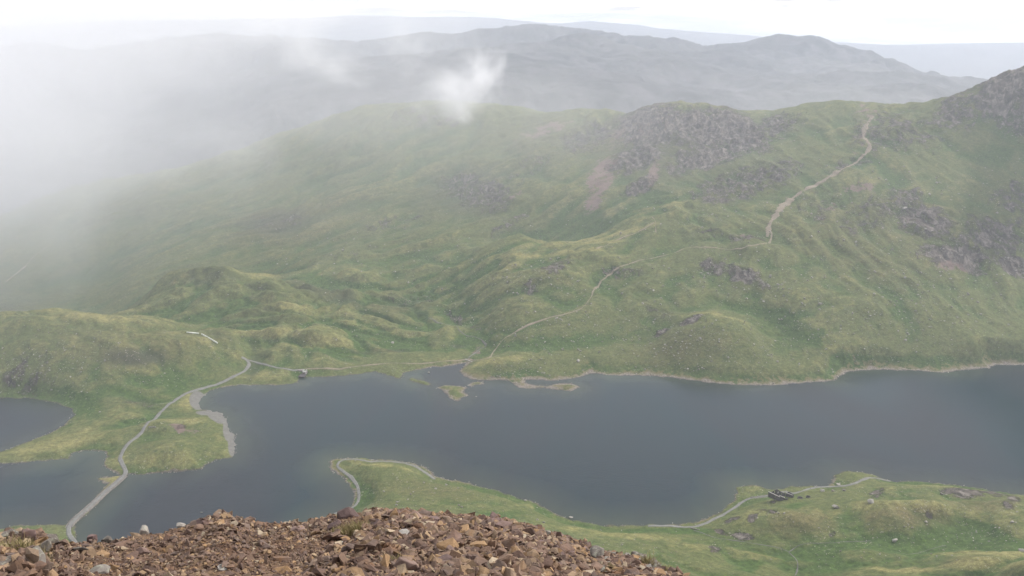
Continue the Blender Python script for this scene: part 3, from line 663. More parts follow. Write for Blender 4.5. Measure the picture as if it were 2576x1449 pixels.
M_BOULDER = mat_stone("weathered_boulder", ((0.0, (.15, .13, .118)), (.5, (.24, .215, .195)), (1.0, (.34, .31, .28))), 14.0, 1)

def rand_rot(r, flat=.5):
    e = Matrix.Rotation(r.uniform(0, 6.283), 3, 'Z') @ Matrix.Rotation(r.gauss(0, flat), 3, 'X') @ Matrix.Rotation(r.gauss(0, flat), 3, 'Y')
    return e
def merged_rocks(name, protos, items, mat):
    """items: (x, y, z, size, rot3x3, proto, rnd)"""
    Vs, Fs, Rn = [], [], []; off = 0
    for x, y, z, s, rot, k, rn in items:
        v, f = protos[k]; vv = v @ np.array(rot, np.float32).T * s + np.array((x, y, z), np.float32)
        Vs.append(vv); Fs.append(f + off); off += len(v); Rn.append(np.full(len(v), rn, np.float32))
    m = mesh_np(name, np.concatenate(Vs), np.concatenate(Fs), mat, False); fattr(m, "rnd", np.concatenate(Rn)); return m
SMALL = [rock_proto(100 + k, (.25, .62), 11) for k in range(24)]

# ------------------------------------------------------------------ the scree slope at the photographer's feet
EDGE = [(-400,1350),(0,1350),(60,1338),(110,1352),(160,1376),(215,1368),(280,1366),(330,1352),(360,1342),(400,1344),(440,1332),(500,1318),(530,1306),(550,1298),(600,1308),(640,1318),(700,1324),(770,1318),(800,1312),
        (850,1300),(900,1290),(960,1294),(1000,1300),(1080,1306),(1150,1309),(1230,1315),(1300,1328),(1370,1347),(1440,1372),(1500,1392),(1560,1406),(1620,1424),(1680,1446),(1740,1475),(1850,1520),(2100,1620),(2600,1800)]
def fg_build():
    # crest: tangent of depression against azimuth
    pts = []
    for px, py in EDGE:
        dx, dy, dz = ray(px, py); pts.append((math.atan2(dx, dy), dz / math.hypot(dx, dy)))
    pts = np.array(pts)
    az = np.linspace(R(-60), R(60), 700)
    ec = np.interp(az, pts[:, 0], pts[:, 1])
    dc = 12.5 + 1.2 * np.sin(az * 5 + 1) - 3.0 * sstep(R(2), R(12), az) - 2.5 * sstep(R(-20), R(-33), az)     # distance of the crest
    zc = dc * ec
    D = np.concatenate([np.linspace(.4, 5, 40, endpoint=False), np.linspace(5, 16, 330, endpoint=False), np.linspace(16, 40, 30)])
    A, DD = np.meshgrid(az, D)
    z0 = -1.62
    x = DD / dc[None, :]
    # slope runs from the feet to the crest nearly straight, then breaks away
    t = np.clip(x, 0, 1)
    zz = z0 + (zc[None, :] - z0) * (t * .90 + t * t * .10)
    k_end = (zc - z0) / dc * 1.05
    over = np.maximum(DD - dc[None, :], 0)
    zz = zz + over * k_end[None, :] - over * .42 - np.minimum(over, 3) ** 2 * .05
    X = DD * np.sin(A); Y = DD * np.cos(A)
    bump = .10 * fbm(X, Y, 1.6, 5, .55, 71) + .03 * fbm(X, Y, .25, 3, .5, 75)
    fade = 1 - .75 * np.exp(-((DD - dc[None, :]) / 1.2) ** 2)
    zz = zz + bump * fade
    return az, D, dc, X, Y, zz + H
faz, fD, fdc, FX, FY, FZ = fg_build()
def fheight(x, y):
    a = np.arctan2(x, y); d = np.hypot(x, y)
    j = np.clip((a - faz[0]) / (faz[1] - faz[0]), 0, len(faz) - 1.001); i = np.clip(np.interp(d, fD, np.arange(len(fD))), 0, len(fD) - 1.001)
    i0 = i.astype(int); j0 = j.astype(int); fi = i - i0; fj = j - j0
    return ((FZ[i0, j0] * (1 - fj) + FZ[i0, j0 + 1] * fj) * (1 - fi) + (FZ[i0 + 1, j0] * (1 - fj) + FZ[i0 + 1, j0 + 1] * fj) * fi)
def fhit(px, py):
    dx, dy, dz = ray(px, py); a = math.atan2(dx, dy); s = dz / math.hypot(dx, dy)
    d = np.linspace(3, 20, 1200); zz = fheight(d * math.sin(a), d * math.cos(a)) - H
    k = np.nonzero(zz / d >= s)[0]
    if len(k) == 0: k = [int(np.argmax(zz / d))]
    q = d[k[0]]; return q * math.sin(a), q * math.cos(a), float(zz[k[0]] + H)
def mat_dirt():
    t = NT("gritty_earth"); P = t.pos()
    a = t.noise(7, 6, .7, P); b = t.noise(40, 5, .7, P); c = t.noise(1.1, 4, .6, P, .8)
    col = t.mix(t.ramp(c, (.4, 0.0), (.62, 1.0)), (.090, .052, .034), (.165, .108, .068))
    col = t.mix(.9, col, t.ramp(a, (.3, .5), (.7, 1.5)), 'MULTIPLY'); col = t.mix(.9, col, t.ramp(b, (.3, .5), (.7, 1.6)), 'MULTIPLY')
    t.bsdf(col, .95, t.math('ADD', a, b), .8, .03, .15); return t.m
mf = mesh_np("scree_slope", np.stack([FX, FY, FZ], -1).reshape(-1, 3), faces_grid(*FX.shape).reshape(-1, 4)[:, ::-1], mat_dirt(), True)
tag(link(bpy.data.objects.new("hillside_ground", mf)), kind="structure")

KEEP = [(363,1342,46),(455,1322,30),(552,1290,24),(232,1356,36),(268,1362,32),(880,1303,88),(840,1330,50),(360,1394,48),(258,1400,44),(72,1362,48),(130,1365,40),(708,1412,60),(1262,1400,50),(1225,1430,50),(1378,1345,30),(855,1370,26),(500,1335,30),(1500,1400,50),(1645,1430,44),(1015,1345,40)]
def fg_scatter():
    r = random.Random(11)
    cand = []
    n_try = 0
    while n_try < 66000:
        n_try += 1
        a = r.uniform(R(-37), R(20)); d = math.sqrt(r.uniform(5.0 ** 2, 14.2 ** 2))
        x, y = d * math.sin(a), d * math.cos(a)
        px, py = project(x, y, float(fheight(x, y)))
        if py > 1500 or px > 1850 or px < -120: continue
        # how coarse the scree is there: fine grit to the left of centre, blocks on the right
        coarse = .12 + .85 * float(sstep(750, 1100, px)) + .35 * float(sstep(300, 60, px)) + .25 * float(sstep(1345, 1320, py))
        coarse = min(coarse, 1.25)
        bare = float(perlin(np.float64(x / 1.3), np.float64(y / 1.3), 88))
        if coarse < .6 and bare > .15 and r.random() < .45: continue
        s = (.030 + .085 * coarse) * math.exp(r.gauss(-.15, .50))
        if coarse < .6 and r.random() < .10: s *= 2.2
        s = min(s, .36)
        if s > .05 and any(abs(px - a_) < w_ * .42 and -w_ * .3 < py - b_ < w_ * .42 for a_, b_, w_ in KEEP): continue
        cand.append((x, y, s, px, py))
    return cand
cand = fg_scatter()
FPROT = [rock_bm(500 + k, (.20, .50), .018, 14 + k % 6) for k in range(22)]

def crowd(c, order):
    """drop stones on stones: larger first, the rest lean on them"""
    return sorted(order, key=lambda q: -q[2])
cand = crowd(None, cand)
cell = {}
def settle(x, y, s):
    key = (int(x // .25), int(y // .25)); lift = 0.0
    for i in (-1, 0, 1):
        for j in (-1, 0, 1):
            for (qx, qy, qs) in cell.get((key[0] + i, key[1] + j), ()):
                dd = math.hypot(qx - x, qy - y)
                if dd < (qs + s) * .30: lift = max(lift, qs * .30 * (1 - dd / ((qs + s) * .30)))
    cell.setdefault(key, []).append((x, y, s)); return min(lift, .12)
LAB_MID = "brown angular stone packed in the loose scree of the foreground"
indiv, rest = 0, []
r5 = random.Random(5)
used_mesh = {}
for (x, y, s, px, py) in cand:
    z = float(fheight(x, y)); lift = settle(x, y, s)
    z = z + lift + s * .10
    if indiv < 262 and -10 < px < 1760 and py < 1465:
        right = px > 1480 or px < 240
        k = r5.randrange(22); mt = M_SCREE if not right else M_LICHEN
        if r5.random() < .22 and not right: mt = M_PURPLE
        if (k, mt.name) not in used_mesh:
            mm = FPROT[k].copy(); mm.materials.clear(); mm.materials.append(mt); used_mesh[(k, mt.name)] = mm
        o = bpy.data.objects.new("stone", used_mesh[(k, mt.name)])
        o.location = (x, y, z); o.scale = (s,) * 3; o.rotation_euler = rand_rot(r5, .45).to_euler(); link(o)
        reg = ("in the misty stony corner at the near end of the causeway track" if px < 240 else
               "lying in the fine orange grit on the left of the scree" if px < 700 else
               "in the loose blocks between the grit and the coarse pile" if px < 1000 else
               "wedged in the coarse central pile of scree" if px < 1480 else "in the grey outcrop where the scree meets the grass slope")
        tone = {"scree_stone": "rusty brown angular stone ", "purple_slab": "dark purplish angular slab ", "lichened_stone": "grey lichened stone "}[mt.name]
        tag(o, tone + reg, "stone", tone.strip() + "s " + reg)
        indiv += 1
    else:
        rest.append((x, y, z, s, rand_rot(r5, .5), r5.randrange(24), r5.random()))
ms = merged_rocks("scree_rubble", SMALL, rest, M_SCREE)
tag(link(bpy.data.objects.new("scree_rubble", ms)), "loose brown scree of small angular stones and grit", "scree", kind="stuff")
# grit
rg = random.Random(21); grit = []
while len(grit) < 16000:
    a = rg.uniform(R(-36), R(14)); d = math.sqrt(rg.uniform(5.5 ** 2, 13.8 ** 2)); x, y = d * math.sin(a), d * math.cos(a)
    s = .014 + .03 * rg.random() ** 2
    grit.append((x, y, 0, s, rand_rot(rg, .8), rg.randrange(24), rg.random()))
gx = np.array([g[0] for g in grit]); gy = np.array([g[1] for g in grit]); gz = fheight(gx, gy)
grit = [(g[0], g[1], float(gz[i]) + g[3] * .2, *g[3:]) for i, g in enumerate(grit)]
mg = merged_rocks("gravel", SMALL, grit, M_SCREE)
tag(link(bpy.data.objects.new("gravel", mg)), "fine reddish grit between the scree stones", "gravel", kind="stuff")

# stones one can point to
def placed_stone(px, py, wpx, seed, mat, label, flat=(.5, .8), rot=None, sink=.2, stretch=(1, 1, 1)):
    x, y, z = fhit(px, py); D = math.sqrt(x * x + y * y + (z - H) ** 2); s = wpx / F * D * .86; sink *= .6
    m = rock_bm(seed, flat, .022, 24); m.materials.append(mat)
    o = link(bpy.data.objects.new("stone", m)); r = random.Random(seed)
    o.rotation_euler = rot if rot else (r.uniform(-.3, .3), r.uniform(-.3, .3), r.uniform(0, 6.28))
    o.scale = (s * stretch[0], s * stretch[1], s * stretch[2]); o.location = (x, y, z + s * sink)
    return tag(o, label, "stone")
for a in [
 (880,1303,88,901,M_PURPLE,"large purple-brown slab crossed by a white vein on the crest of the scree",(.55,.7),(R(-55),R(8),.2),.12),
 (840,1330,62,902,M_PURPLE,"dark maroon pointed slab just below the white-veined slab",(.5,.6),(R(-40),R(-20),.5),.12),
 (363,1342,46,903,M_QUARTZ,"big whitish quartz boulder on the left crest of the scree",(.6,.75),None,.30),
 (552,1290,16,904,M_QUARTZ,"small white pointed stone on top of the highest knob of scree",(.9,1.1),None,.5),
 (455,1322,30,905,M_QUARTZ,"whitish stone on the crest between the quartz boulder and the knob",(.5,.7),None,.3),
 (232,1356,36,906,M_PURPLE,"dark brown square block on the skyline beside the causeway bend",(.9,1.1),(R(-10),R(5),.2),.45),
 (268,1362,32,907,M_LICHEN,"grey boulder touching the dark square block on the crest",(.6,.8),None,.35),
 (500,1335,38,908,M_SCREE,"pale buff wedge stone near the crest below the whitish stone",(.5,.7),None,.25),
 (360,1394,48,909,M_PURPLE,"large reddish flat-faced block in the left grit",(.7,.9),(R(-50),R(5),-.15),.1),
 (258,1400,44,910,M_SCREE,"rounded orange and grey boulder left of the reddish block",(.6,.8),None,.15),
 (250,1444,74,911,M_LICHEN,"long pale slab lying flat at the bottom edge of the left scree",(.3,.4),(R(4),R(-6),.3),.1),
 (560,1430,40,912,M_QUARTZ,"pale square block half buried at the bottom edge in the grit",(.6,.8),None,.1),
 (708,1412,70,913,M_SCREE,"sharp-edged overhanging brown slab above the grit hollow",(.3,.42),(R(-12),R(10),.1),.15),
 (855,1370,26,914,M_QUARTZ,"upright cream-coloured stone beside the tuft of dry grass",(.6,.8),(R(70),R(10),.3),.3),
 (1262,1400,62,915,M_SCREE,"broad orange-topped pointed boulder in the coarse pile",(.6,.7),(R(-25),R(3),.2),.2),
 (1225,1430,64,916,M_PURPLE,"large dark trapezoid slab at the bottom edge of the coarse pile",(.35,.5),(R(-60),R(5),.1),.05),
 (1340,1428,56,917,M_LICHEN,"grey-green jagged stone right of the dark trapezoid slab",(.6,.8),None,.15),
 (1500,1400,62,918,M_LICHEN,"grey boulder spotted with white lichen near the right end of the pile",(.7,.9),None,.2),
 (1545,1425,44,919,M_LICHEN,"dark grey split boulder beside the lichen-spotted boulder",(1.0,1.2),None,.2),
 (1645,1430,54,920,M_LICHEN,"pale grey boulder among dry grass at the lower right end of the scree",(.7,.9),None,.2),
 (1378,1345,30,921,M_QUARTZ,"white-capped rounded stone on the upper edge of the coarse pile",(.8,1.0),None,.35),
 (1290,1340,52,922,M_PURPLE,"dark overhanging block on the upper edge of the pile",(.5,.7),(R(-30),R(10),.1),.2),
 (1170,1322,50,923,M_LICHEN,"whitish flat slab on the crest above the middle of the pile",(.25,.35),(R(3),R(4),.2),.2),
 (1080,1330,44,924,M_PURPLE,"triangular purple slab standing on edge near the green moss",(.35,.5),(R(-75),R(20),.2),.2),
 (1015,1345,46,925,M_QUARTZ,"long cream slab lying near the top of the pile",(.25,.35),(R(5),R(-8),.1),.2),
 (1575,1375,40,926,M_LICHEN,"pale rounded boulder on the right shoulder of the pile",(.7,.9),None,.3),
 (1608,1392,34,927,M_LICHEN,"small dark grey boulder behind the right shoulder of the pile",(.7,.9),None,.3),
 (72,1362,48,928,M_PURPLE,"dark shattered rock standing up in the misty left corner",(1.1,1.3),(R(5),R(10),.4),.35),
 (30,1352,54,929,M_LICHEN,"pale grey boulder left of the dark shattered rock",(.5,.7),None,.3),
 (130,1365,56,930,M_LICHEN,"light grey boulder right of the dark shattered rock",(.5,.7),None,.3),
 (20,1425,64,931,M_LICHEN,"broad pinkish-grey rock in the bottom left corner",(.4,.6),None,.1),
 (1110,1385,44,932,M_SCREE,"orange weathered upright stone in the middle of the pile",(.5,.7),(R(70),0,.3),.2),
 (1165,1400,20,933,M_QUARTZ,"small white lichened stone below the middle of the pile",(.7,.9),None,.4),
]: placed_stone(*a)

# grass tufts on the scree
def mat_blade():
    t = NT("dry_grass_blade"); oi = t.attr("rnd")
    t.bsdf(t.ramp(oi, (0.0, (.12, .12, .045)), (.5, (.26, .21, .10)), (1.0, (.36, .29, .17))), .8, spec=.2); return t.m
M_BLADE = mat_blade()
def tuft(px, py, wpx, n, hgt, label, seed):
    r = random.Random(seed); V_, F_, Q_ = [], [], []
    c = fhit(px, py); D = math.dist(c, (0, 0, H)); rad = wpx / F * D / 2
    for k in range(n):
        a, q = r.uniform(0, 6.283), math.sqrt(r.random()) * rad
        x, y = c[0] + math.cos(a) * q, c[1] + math.sin(a) * q * .8; z = float(fheight(x, y))
        h = hgt * r.uniform(.5, 1.15) * (1 - .4 * q / rad); ln = r.gauss(0, .35) * h; lm = r.gauss(0, .35) * h; wd = .0035
        th = r.uniform(0, 3.14); cx, cy_ = math.cos(th) * wd, math.sin(th) * wd; b = len(V_)
        V_ += [(x - cx - c[0], y - cy_ - c[1], z - .02 - c[2]), (x + cx - c[0], y + cy_ - c[1], z - .02 - c[2]), (x + ln * .4 + cx * .7 - c[0], y + lm * .4 + cy_ * .7 - c[1], z + h * .6 - c[2]),
               (x + ln * .4 - cx * .7 - c[0], y + lm * .4 - cy_ * .7 - c[1], z + h * .6 - c[2]), (x + ln - c[0] + cx * .1, y + lm + cy_ * .1 - c[1], z + h * .95 - c[2]), (x + ln - c[0] - cx * .1, y + lm - cy_ * .1 - c[1], z + h * .95 - c[2])]
        F_ += [(b, b + 1, b + 2, b + 3), (b + 3, b + 2, b + 4, b + 5)]; Q_ += [r.random()] * 6
    m = mesh_np("grass_tuft", V_, F_, M_BLADE); fattr(m, "rnd", Q_)
    o = link(bpy.data.objects.new("grass_tuft", m)); o.location = c
    return tag(o, label, "grass tuft", "dry grass tufts on the scree")
for a in [(885,1342,110,900,.16,"wide tuft of fine yellow grass in the hollow below the white-veined slab",1),(1000,1425,70,500,.13,"yellow grass tuft at the left foot of the coarse pile",2),
 (1640,1425,50,380,.26,"tall straw-coloured grass tuft beside the pale boulder at the right end",3),(1530,1440,70,420,.12,"green and straw grass at the bottom below the lichened boulders",4),
 (60,1400,110,700,.20,"pale grass in the misty left corner below the shattered rock",5),(1160,1312,26,200,.08,"short green grass behind the triangular slab on the crest",6),(590,1296,50,260,.06,"short olive grass on the highest knob of scree",7),(1700,1440,60,260,.22,"thin straw grass at the far right foot of the scree",8)]:
    tuft(*a)

# ------------------------------------------------------------------ boulders on the grass slopes
BPROT = [rock_bm(700 + k, (.45, .9), .05, 14) for k in range(12)]
for m_ in BPROT: m_.materials.append(M_BOULDER)
BLAB = [
 (894,1160,6,"pale boulder on the crown of the knoll at the tip of the promontory"),(906,1168,5.5,"grey boulder just below the crown of the promontory knoll"),(966,1237,6,"lone pale boulder on the open grass in the middle of the promontory"),
 (989,1193,4.5,"small boulder on the upper edge of the promontory slope"),(1028,1194,5,"flat greenish boulder on the crest of the promontory"),(1066,1215,8,"tall grey boulder at the head of the stone cluster on the promontory"),
 (1033,1244,7,"leaning slab in the stone cluster on the promontory"),(1040,1238,7,"angular grey block next to the leaning slab"),(1122,1221,10,"largest boulder on the ridge of the promontory, pointed and pale"),
 (1096,1230,9,"broad grey boulder left of the pointed pale one"),(1152,1228,7,"round grey boulder near the ridge, right of the pointed one"),(1161,1224,4,"small pale boulder above the round grey one"),
 (1000,1264,9,"largest of the dense pinkish rock heap on the promontory"),(997,1271,8,"low wide rock under the dense pinkish heap"),(1026,1257,5,"upright stone right of the pinkish heap"),(1014,1279,7,"pale flat boulder just above the scree crest"),
 (1047,1289,11,"pink rock rib emerging behind the scree"),(1071,1288,8,"pinkish boulder beside the rock rib"),(1154,1272,9,"dark boulder in the stone heap below the ridge"),(1162,1276,9,"grey boulder in the stone heap below the ridge"),
 (1321,1260,9,"lone dark grey boulder on the right part of the promontory"),(1436,1303,14,"large dark boulder at the water's edge right of the promontory"),(1368,1315,10,"flat whitish boulder in the grass near the shore notch"),(1352,1308,8,"long pale slab lying above the flat whitish boulder"),
 (1565,1371,8,"pale boulder in the yellow grass above the middle slope"),(1560,1270,0,""),
 (2102,1278,22,"big rounded brown boulder on the slope above the ruined mill"),(2190,1265,20,"big square pinkish boulder standing on the green slope"),(1972,1292,9,"last boulder of the short row above the mill track"),(1958,1292,9,"middle boulder of the short row above the mill track"),
 (1948,1291,7,"first boulder of the short row above the mill track"),(2068,1236,14,"flat slab beside the track right of the mill"),(2096,1236,12,"flat pale slab further right of the mill"),(2122,1235,11,"dark rounded rock beyond the flat slabs"),
 (2109,1220,14,"long pale slab by the shore track near the small headland"),(2250,1361,17,"long dark flat boulder in the green hollow"),(2274,1326,7,"pointed white boulder on the brown slope"),(2285,1321,6,"grey boulder beside the pointed white one"),
 (2295,1328,6,"small pale boulder right of the pointed white one"),(2330,1314,9,"white boulder pair on the shoulder, the larger one"),(2331,1321,6,"white boulder pair on the shoulder, the smaller one"),(2369,1244,13,"block lying under the pink outcrop on the skyline"),
 (2546,1314,12,"yellowish flat boulder near the right edge of the slope"),(2568,1387,16,"dark shapeless boulder at the right edge of the meadow"),(2174,1389,5,"small pale stone on the lower green hummock, the upper one"),(2213,1395,6,"small white stone on the lower green hummock"),
 (2166,1403,5,"small pale stone on the lower green hummock, the lower one"),(2114,1387,7,"flat greenish stone left of the lower green hummock"),(2342,1394,5,"first of the small stones along the yellow bank"),(2356,1399,6,"second of the small stones along the yellow bank"),
 (2298,1366,5,"small pale stone below the white boulder pair"),(2395,1398,5,"third small stone on the yellow bank"),(507,1290,8,"pinkish rock standing in the lake just beyond the scree crest"),(1176,904,0,""),
 (1372,974,9,"dark square rock on the spit of the low islet"),(1438,969,6,"pale boulder on the low islet's right end"),(1251,947,7,"pale boulder at the foot of the shore knoll"),(1258,949,9,"brown boulder beside the pale one at the knoll's foot"),
 (1078,938,8,"dark square rock standing in the inlet"),(1187,996,0,""),(1198,998,5,"tiny pale rock breaking the water east of the islet"),(1436,1216,0,""),
 (1870,1224,5,"white boulder on the left tip of the mill headland"),(1780,1300,0,""),(2062,766,14,"big pale crag block high on the far slope"),(1455,880,9,"pale boulder on the far meadow, the upper one"),(1460,884,8,"pale boulder on the far meadow, the lower one"),
 (1455,909,12,"stack of pale boulders on the far meadow"),(1508,886,11,"wide boulder beside the far meadow's rise"),(1280,872,7,"pale boulder by the footpath above the bridge"),(2275,527,20,"bright white flat rock high on the right mountainside"),
 (1695,828,0,""),(1188,800,6,"rock on the bank of the far stream"),(1170,765,8,"large pale boulder on the far ridge"),(1300,738,8,"pale boulder on the spur below the crags"),(1360,705,9,"pale outcrop block on the spur"),
]
bi = 0
for px, py, w_, lab in BLAB:
    if not lab: continue
    h = hit(px, py)
    if h is None: continue
    D = math.dist(h, (0, 0, H)); s = w_ / F * D
    o = bpy.data.objects.new("boulder", BPROT[bi % 12]); rr = random.Random(bi); bi += 1
    o.rotation_euler = (rr.uniform(-.2, .2), rr.uniform(-.2, .2), rr.uniform(-.5, .5)); o.scale = (s, s * .9, s * rr.uniform(.75, 1.0)); z = max(h[2], 0)
    o.location = (h[0], h[1], z + s * .16); link(o); tag(o, lab, "boulder", "boulders on the slopes round the lake")
def scatter_boulders():
    r = random.Random(77); items = []
    zones = [(960,1265,90,30,60,1.0,2.2),(1150,1260,150,35,90,1.,2.2),(1100,1230,80,20,40,1,2.4),(1350,1310,160,30,60,1,2.2),(1700,1370,220,50,110,1,2.4),(2250,1330,330,80,300,1,2.4),(2500,1330,120,60,120,1,3),(2300,1240,260,26,90,1,3),
     (1400,830,260,90,420,1.2,4),(1750,860,260,90,480,1.2,4),(2150,820,300,120,560,1.2,4),(1300,700,220,70,260,1.2,4.5),(1850,700,260,80,380,1.4,5),(2350,700,250,120,460,1.4,5),(700,860,260,60,150,1,3),(200,900,260,90,420,1,3.5),
     (900,850,220,60,120,1,3),(1100,640,500,140,330,1.5,5),(2250,480,320,150,460,1.6,5.5),(1750,540,300,90,300,1.5,5),(430,1110,130,60,70,1,2.4),(1300,930,160,22,120,1,3.4),(700,940,120,24,40,1,2.4),(800,600,400,120,160,1.6,5),(60,945,90,50,110,1.2,4),(1860,350,260,80,220,2,6)]
    for cx, cy_, rx, ry, n, a, b in zones:
        for _ in range(int(n * (1.35 if cy_ < 1000 else 1.1))):
            px = cx + r.gauss(0, .55) * rx; py = cy_ + r.gauss(0, .55) * ry
            h = hit(px, py)
            if h is None or h[2] < .2: continue
            s = (a + (b - a) * r.random() ** 3.4) * (1.6 if cy_ < 1000 else 1.15)
            items.append((h[0], h[1], h[2] + s * .12, s * r.uniform(.8, 1.1), rand_rot(r, .25), r.randrange(24), r.random()))
    # stones along the shores
    for P_, sgn in POLYS:
        n = len(P_)
        for i in range(n):
            p, q = P_[i], P_[(i + 1) % n]; L_ = np.hypot(*(q - p))
            my = (p[1] + q[1]) / 2; mx = (p[0] + q[0]) / 2
            if abs(mx) > 1150: continue
            dens = .55 if (my > 1350 and mx > -80) else .28
            if my < 1300 and mx < 150 and my > 1150: dens = 1.1
            for _ in range(int(L_ * dens)):
                t = r.random(); off = abs(r.gauss(0, 6.5)) * (1 if my > 1350 else .6)
                x = p[0] + (q[0] - p[0]) * t + r.gauss(0, 1) * .5 + r.choice((-1, 1)) * off * .6; y = p[1] + (q[1] - p[1]) * t + r.choice((-1, 1)) * off * .8
                z = float(height(x, y))
                if z < -.7: continue
                s = .7 + 2.4 * r.random() ** 3
                items.append((x, y, max(z, -.1) + s * .12, s, rand_rot(r, .25), r.randrange(24), r.random()))
    return items
BI = scatter_boulders()
BI.sort(key=lambda q: -(q[3] / math.hypot(q[0], q[1])))
def region(px, py):
    if py > 1140 and px < 1500: return "strewn over the grassy promontory"
    if py > 1180: return "strewn over the near slope by the ruined mill"
    if px < 640: return "on the hill beside the causeway"
    if px < 1150: return "on the low moraine hills beyond the lake"
    if py > 780: return "on the far bank of the lake"
    return "high on the far mountainside"
big = BI[:190]
for k, (x, y, z, s, rot, pk, rn) in enumerate(big):
    o = bpy.data.objects.new("boulder", BPROT[k % 12]); o.location = (x, y, z); o.scale = (s,) * 3; o.rotation_euler = rot.to_euler(); link(o)
    px, py = project(x, y, z); rg_ = region(px, py)
    tag(o, "small pale boulder among the many " + rg_, "boulder", "pale boulders " + rg_)
mb = merged_rocks("scattered_rocks", SMALL, BI[190:], M_BOULDER)
tag(link(bpy.data.objects.new("rock_debris", mb)), "countless small pale rocks strewn over the slopes and shores", "rocks", kind="stuff")

# ------------------------------------------------------------------ small built things
def box(bm, c, s, rz=0.0):
    m_ = Matrix.Translation(Vector(c)) @ Matrix.Rotation(rz, 4, 'Z') @ Matrix.Diagonal((s[0], s[1], s[2], 1))
    bmesh.ops.create_cube(bm, size=1.0, matrix=m_)
def part(name, bm, mat, parent, loc=(0, 0, 0)):
    me_ = bpy.data.meshes.new(name); bmesh.ops.recalc_face_normals(bm, faces=bm.faces); bm.to_mesh(me_); bm.free(); me_.materials.append(mat)
    o = bpy.data.objects.new(name, me_); o.location = loc; return link(o, parent)
def wall_bm(L, hf, th, holes=(), n=40, seed=0, jag=.25):
    """a rubble wall along +x with a ragged top hf(x); holes (x0, x1, z0, z1) are real openings"""
    r = random.Random(seed); bm = bmesh.new()
    xs = sorted(set([round(L * i / n, 3) for i in range(n + 1)] + [h[0] for h in holes] + [h[1] for h in holes]))
    tops = {x: hf(x) + r.uniform(-jag, jag) for x in xs}
    for a, b in zip(xs[:-1], xs[1:]):
        if b - a < 1e-4: continue
        m_ = (a + b) / 2; segs = [(-1.5, None)]
        hh = [h for h in holes if h[0] <= m_ <= h[1]]
        zs = []
        z0 = -1.5
        for h in sorted(hh, key=lambda q: q[2]): zs.append((z0, h[2])); z0 = h[3]
        zs.append((z0, None))
        for za, zb in zs:
            ta = tops[a] if zb is None else zb; tb = tops[b] if zb is None else zb
            if ta <= za or tb <= za: continue
            v = [bm.verts.new(p) for p in ((a, -th / 2, za), (b, -th / 2, za), (b, th / 2, za), (a, th / 2, za), (a, -th / 2, ta), (b, -th / 2, tb), (b, th / 2, tb), (a, th / 2, ta))]
            for f in ((0, 1, 2, 3), (4, 7, 6, 5), (0, 4, 5, 1), (1, 5, 6, 2), (2, 6, 7, 3), (3, 7, 4, 0)): bm.faces.new([v[i] for i in f])
    bmesh.ops.remove_doubles(bm, verts=bm.verts, dist=1e-4)
    return bm
def lit_top_bm(L, hf, th, n=40, seed=0, jag=.25):
    r = random.Random(seed); bm = bmesh.new(); xs = [round(L * i / n, 3) for i in range(n + 1)]; t = [hf(x) + r.uniform(-jag, jag) for x in xs]
    for i in range(n):
        v = [bm.verts.new(p) for p in ((xs[i], -th / 2, t[i] + .02), (xs[i + 1], -th / 2, t[i + 1] + .02), (xs[i + 1], th / 2, t[i + 1] + .02), (xs[i], th / 2, t[i] + .02), (xs[i], -th / 2, t[i] + .34), (xs[i + 1], -th / 2, t[i + 1] + .34), (xs[i + 1], th / 2, t[i + 1] + .34), (xs[i], th / 2, t[i] + .34))]
        for f in ((0, 1, 2, 3), (4, 7, 6, 5), (0, 4, 5, 1), (1, 5, 6, 2), (2, 6, 7, 3), (3, 7, 4, 0)): bm.faces.new([v[k] for k in f])
    bmesh.ops.remove_doubles(bm, verts=bm.verts, dist=1e-4); return bm
hm = hit(1966, 1253)
mill = empty("ruined_building", (hm[0], hm[1], hm[2] + .3), 0)
tag(mill, "roofless dark stone mill ruin beside the lakeside track", "ruin")
def mw_(x, y, rz, L, hf, th, holes=(), seed=0, lit_top=True):
    w_ = part("wall", wall_bm(L, hf, th, holes, 36, seed), M_DARKSTONE, mill, (x, y, 0)); w_.rotation_euler = (0, 0, R(rz))
    if lit_top:
        c_ = part("lit_wall_top", lit_top_bm(L, hf, th * 1.06, 36, seed), M_LIT_TOP, w_)  # added pale strip: the wall top as lit from above
# (local x to the right, y away from the viewer)
gab = lambda L, lo, hi: (lambda x: lo + (hi - lo) * (1 - abs(x / L * 2 - .8) / 1.2) if True else 0)
mw_(-13, 7, 0, 20, lambda x: 3.2 + 6.0 * max(0, 1 - abs(x - 8) / 9.5), .9, [(4.4, 5.9, 3.4, 6.4), (9.2, 10.7, 3.0, 6.2), (14.2, 15.4, 1.2, 3.6)], 1, False)
mw_(-16.5, 5.5, -42, 16.5, lambda x: 6.2 - x * .10, 1.0, [(4, 5.2, 1.4, 3.4), (9.5, 10.7, 1.2, 3.2)], 2)
mw_(-3.8, -.5, -40, 8.0, lambda x: 4.2 - x * .12, .9, [], 3)
mw_(6.6, 4.0, -38, 9.5, lambda x: 5.4 - x * .05, .9, [(3.0, 4.2, 1.2, 3.2)], 4)
mw_(9.6, 6.2, -38, 8.5, lambda x: 6.4 - abs(x - 2.5) * .35, .9, [], 5, False)
mw_(-4.3, -5.6, 0, 11, lambda x: 1.5 + .1 * x, .8, [(4, 5.5, 0, 1.2)], 6, False)
mw_(-13.8, 7.2, -92, 4.2, lambda x: 5.2 - .2 * x, .8, [], 7, False)
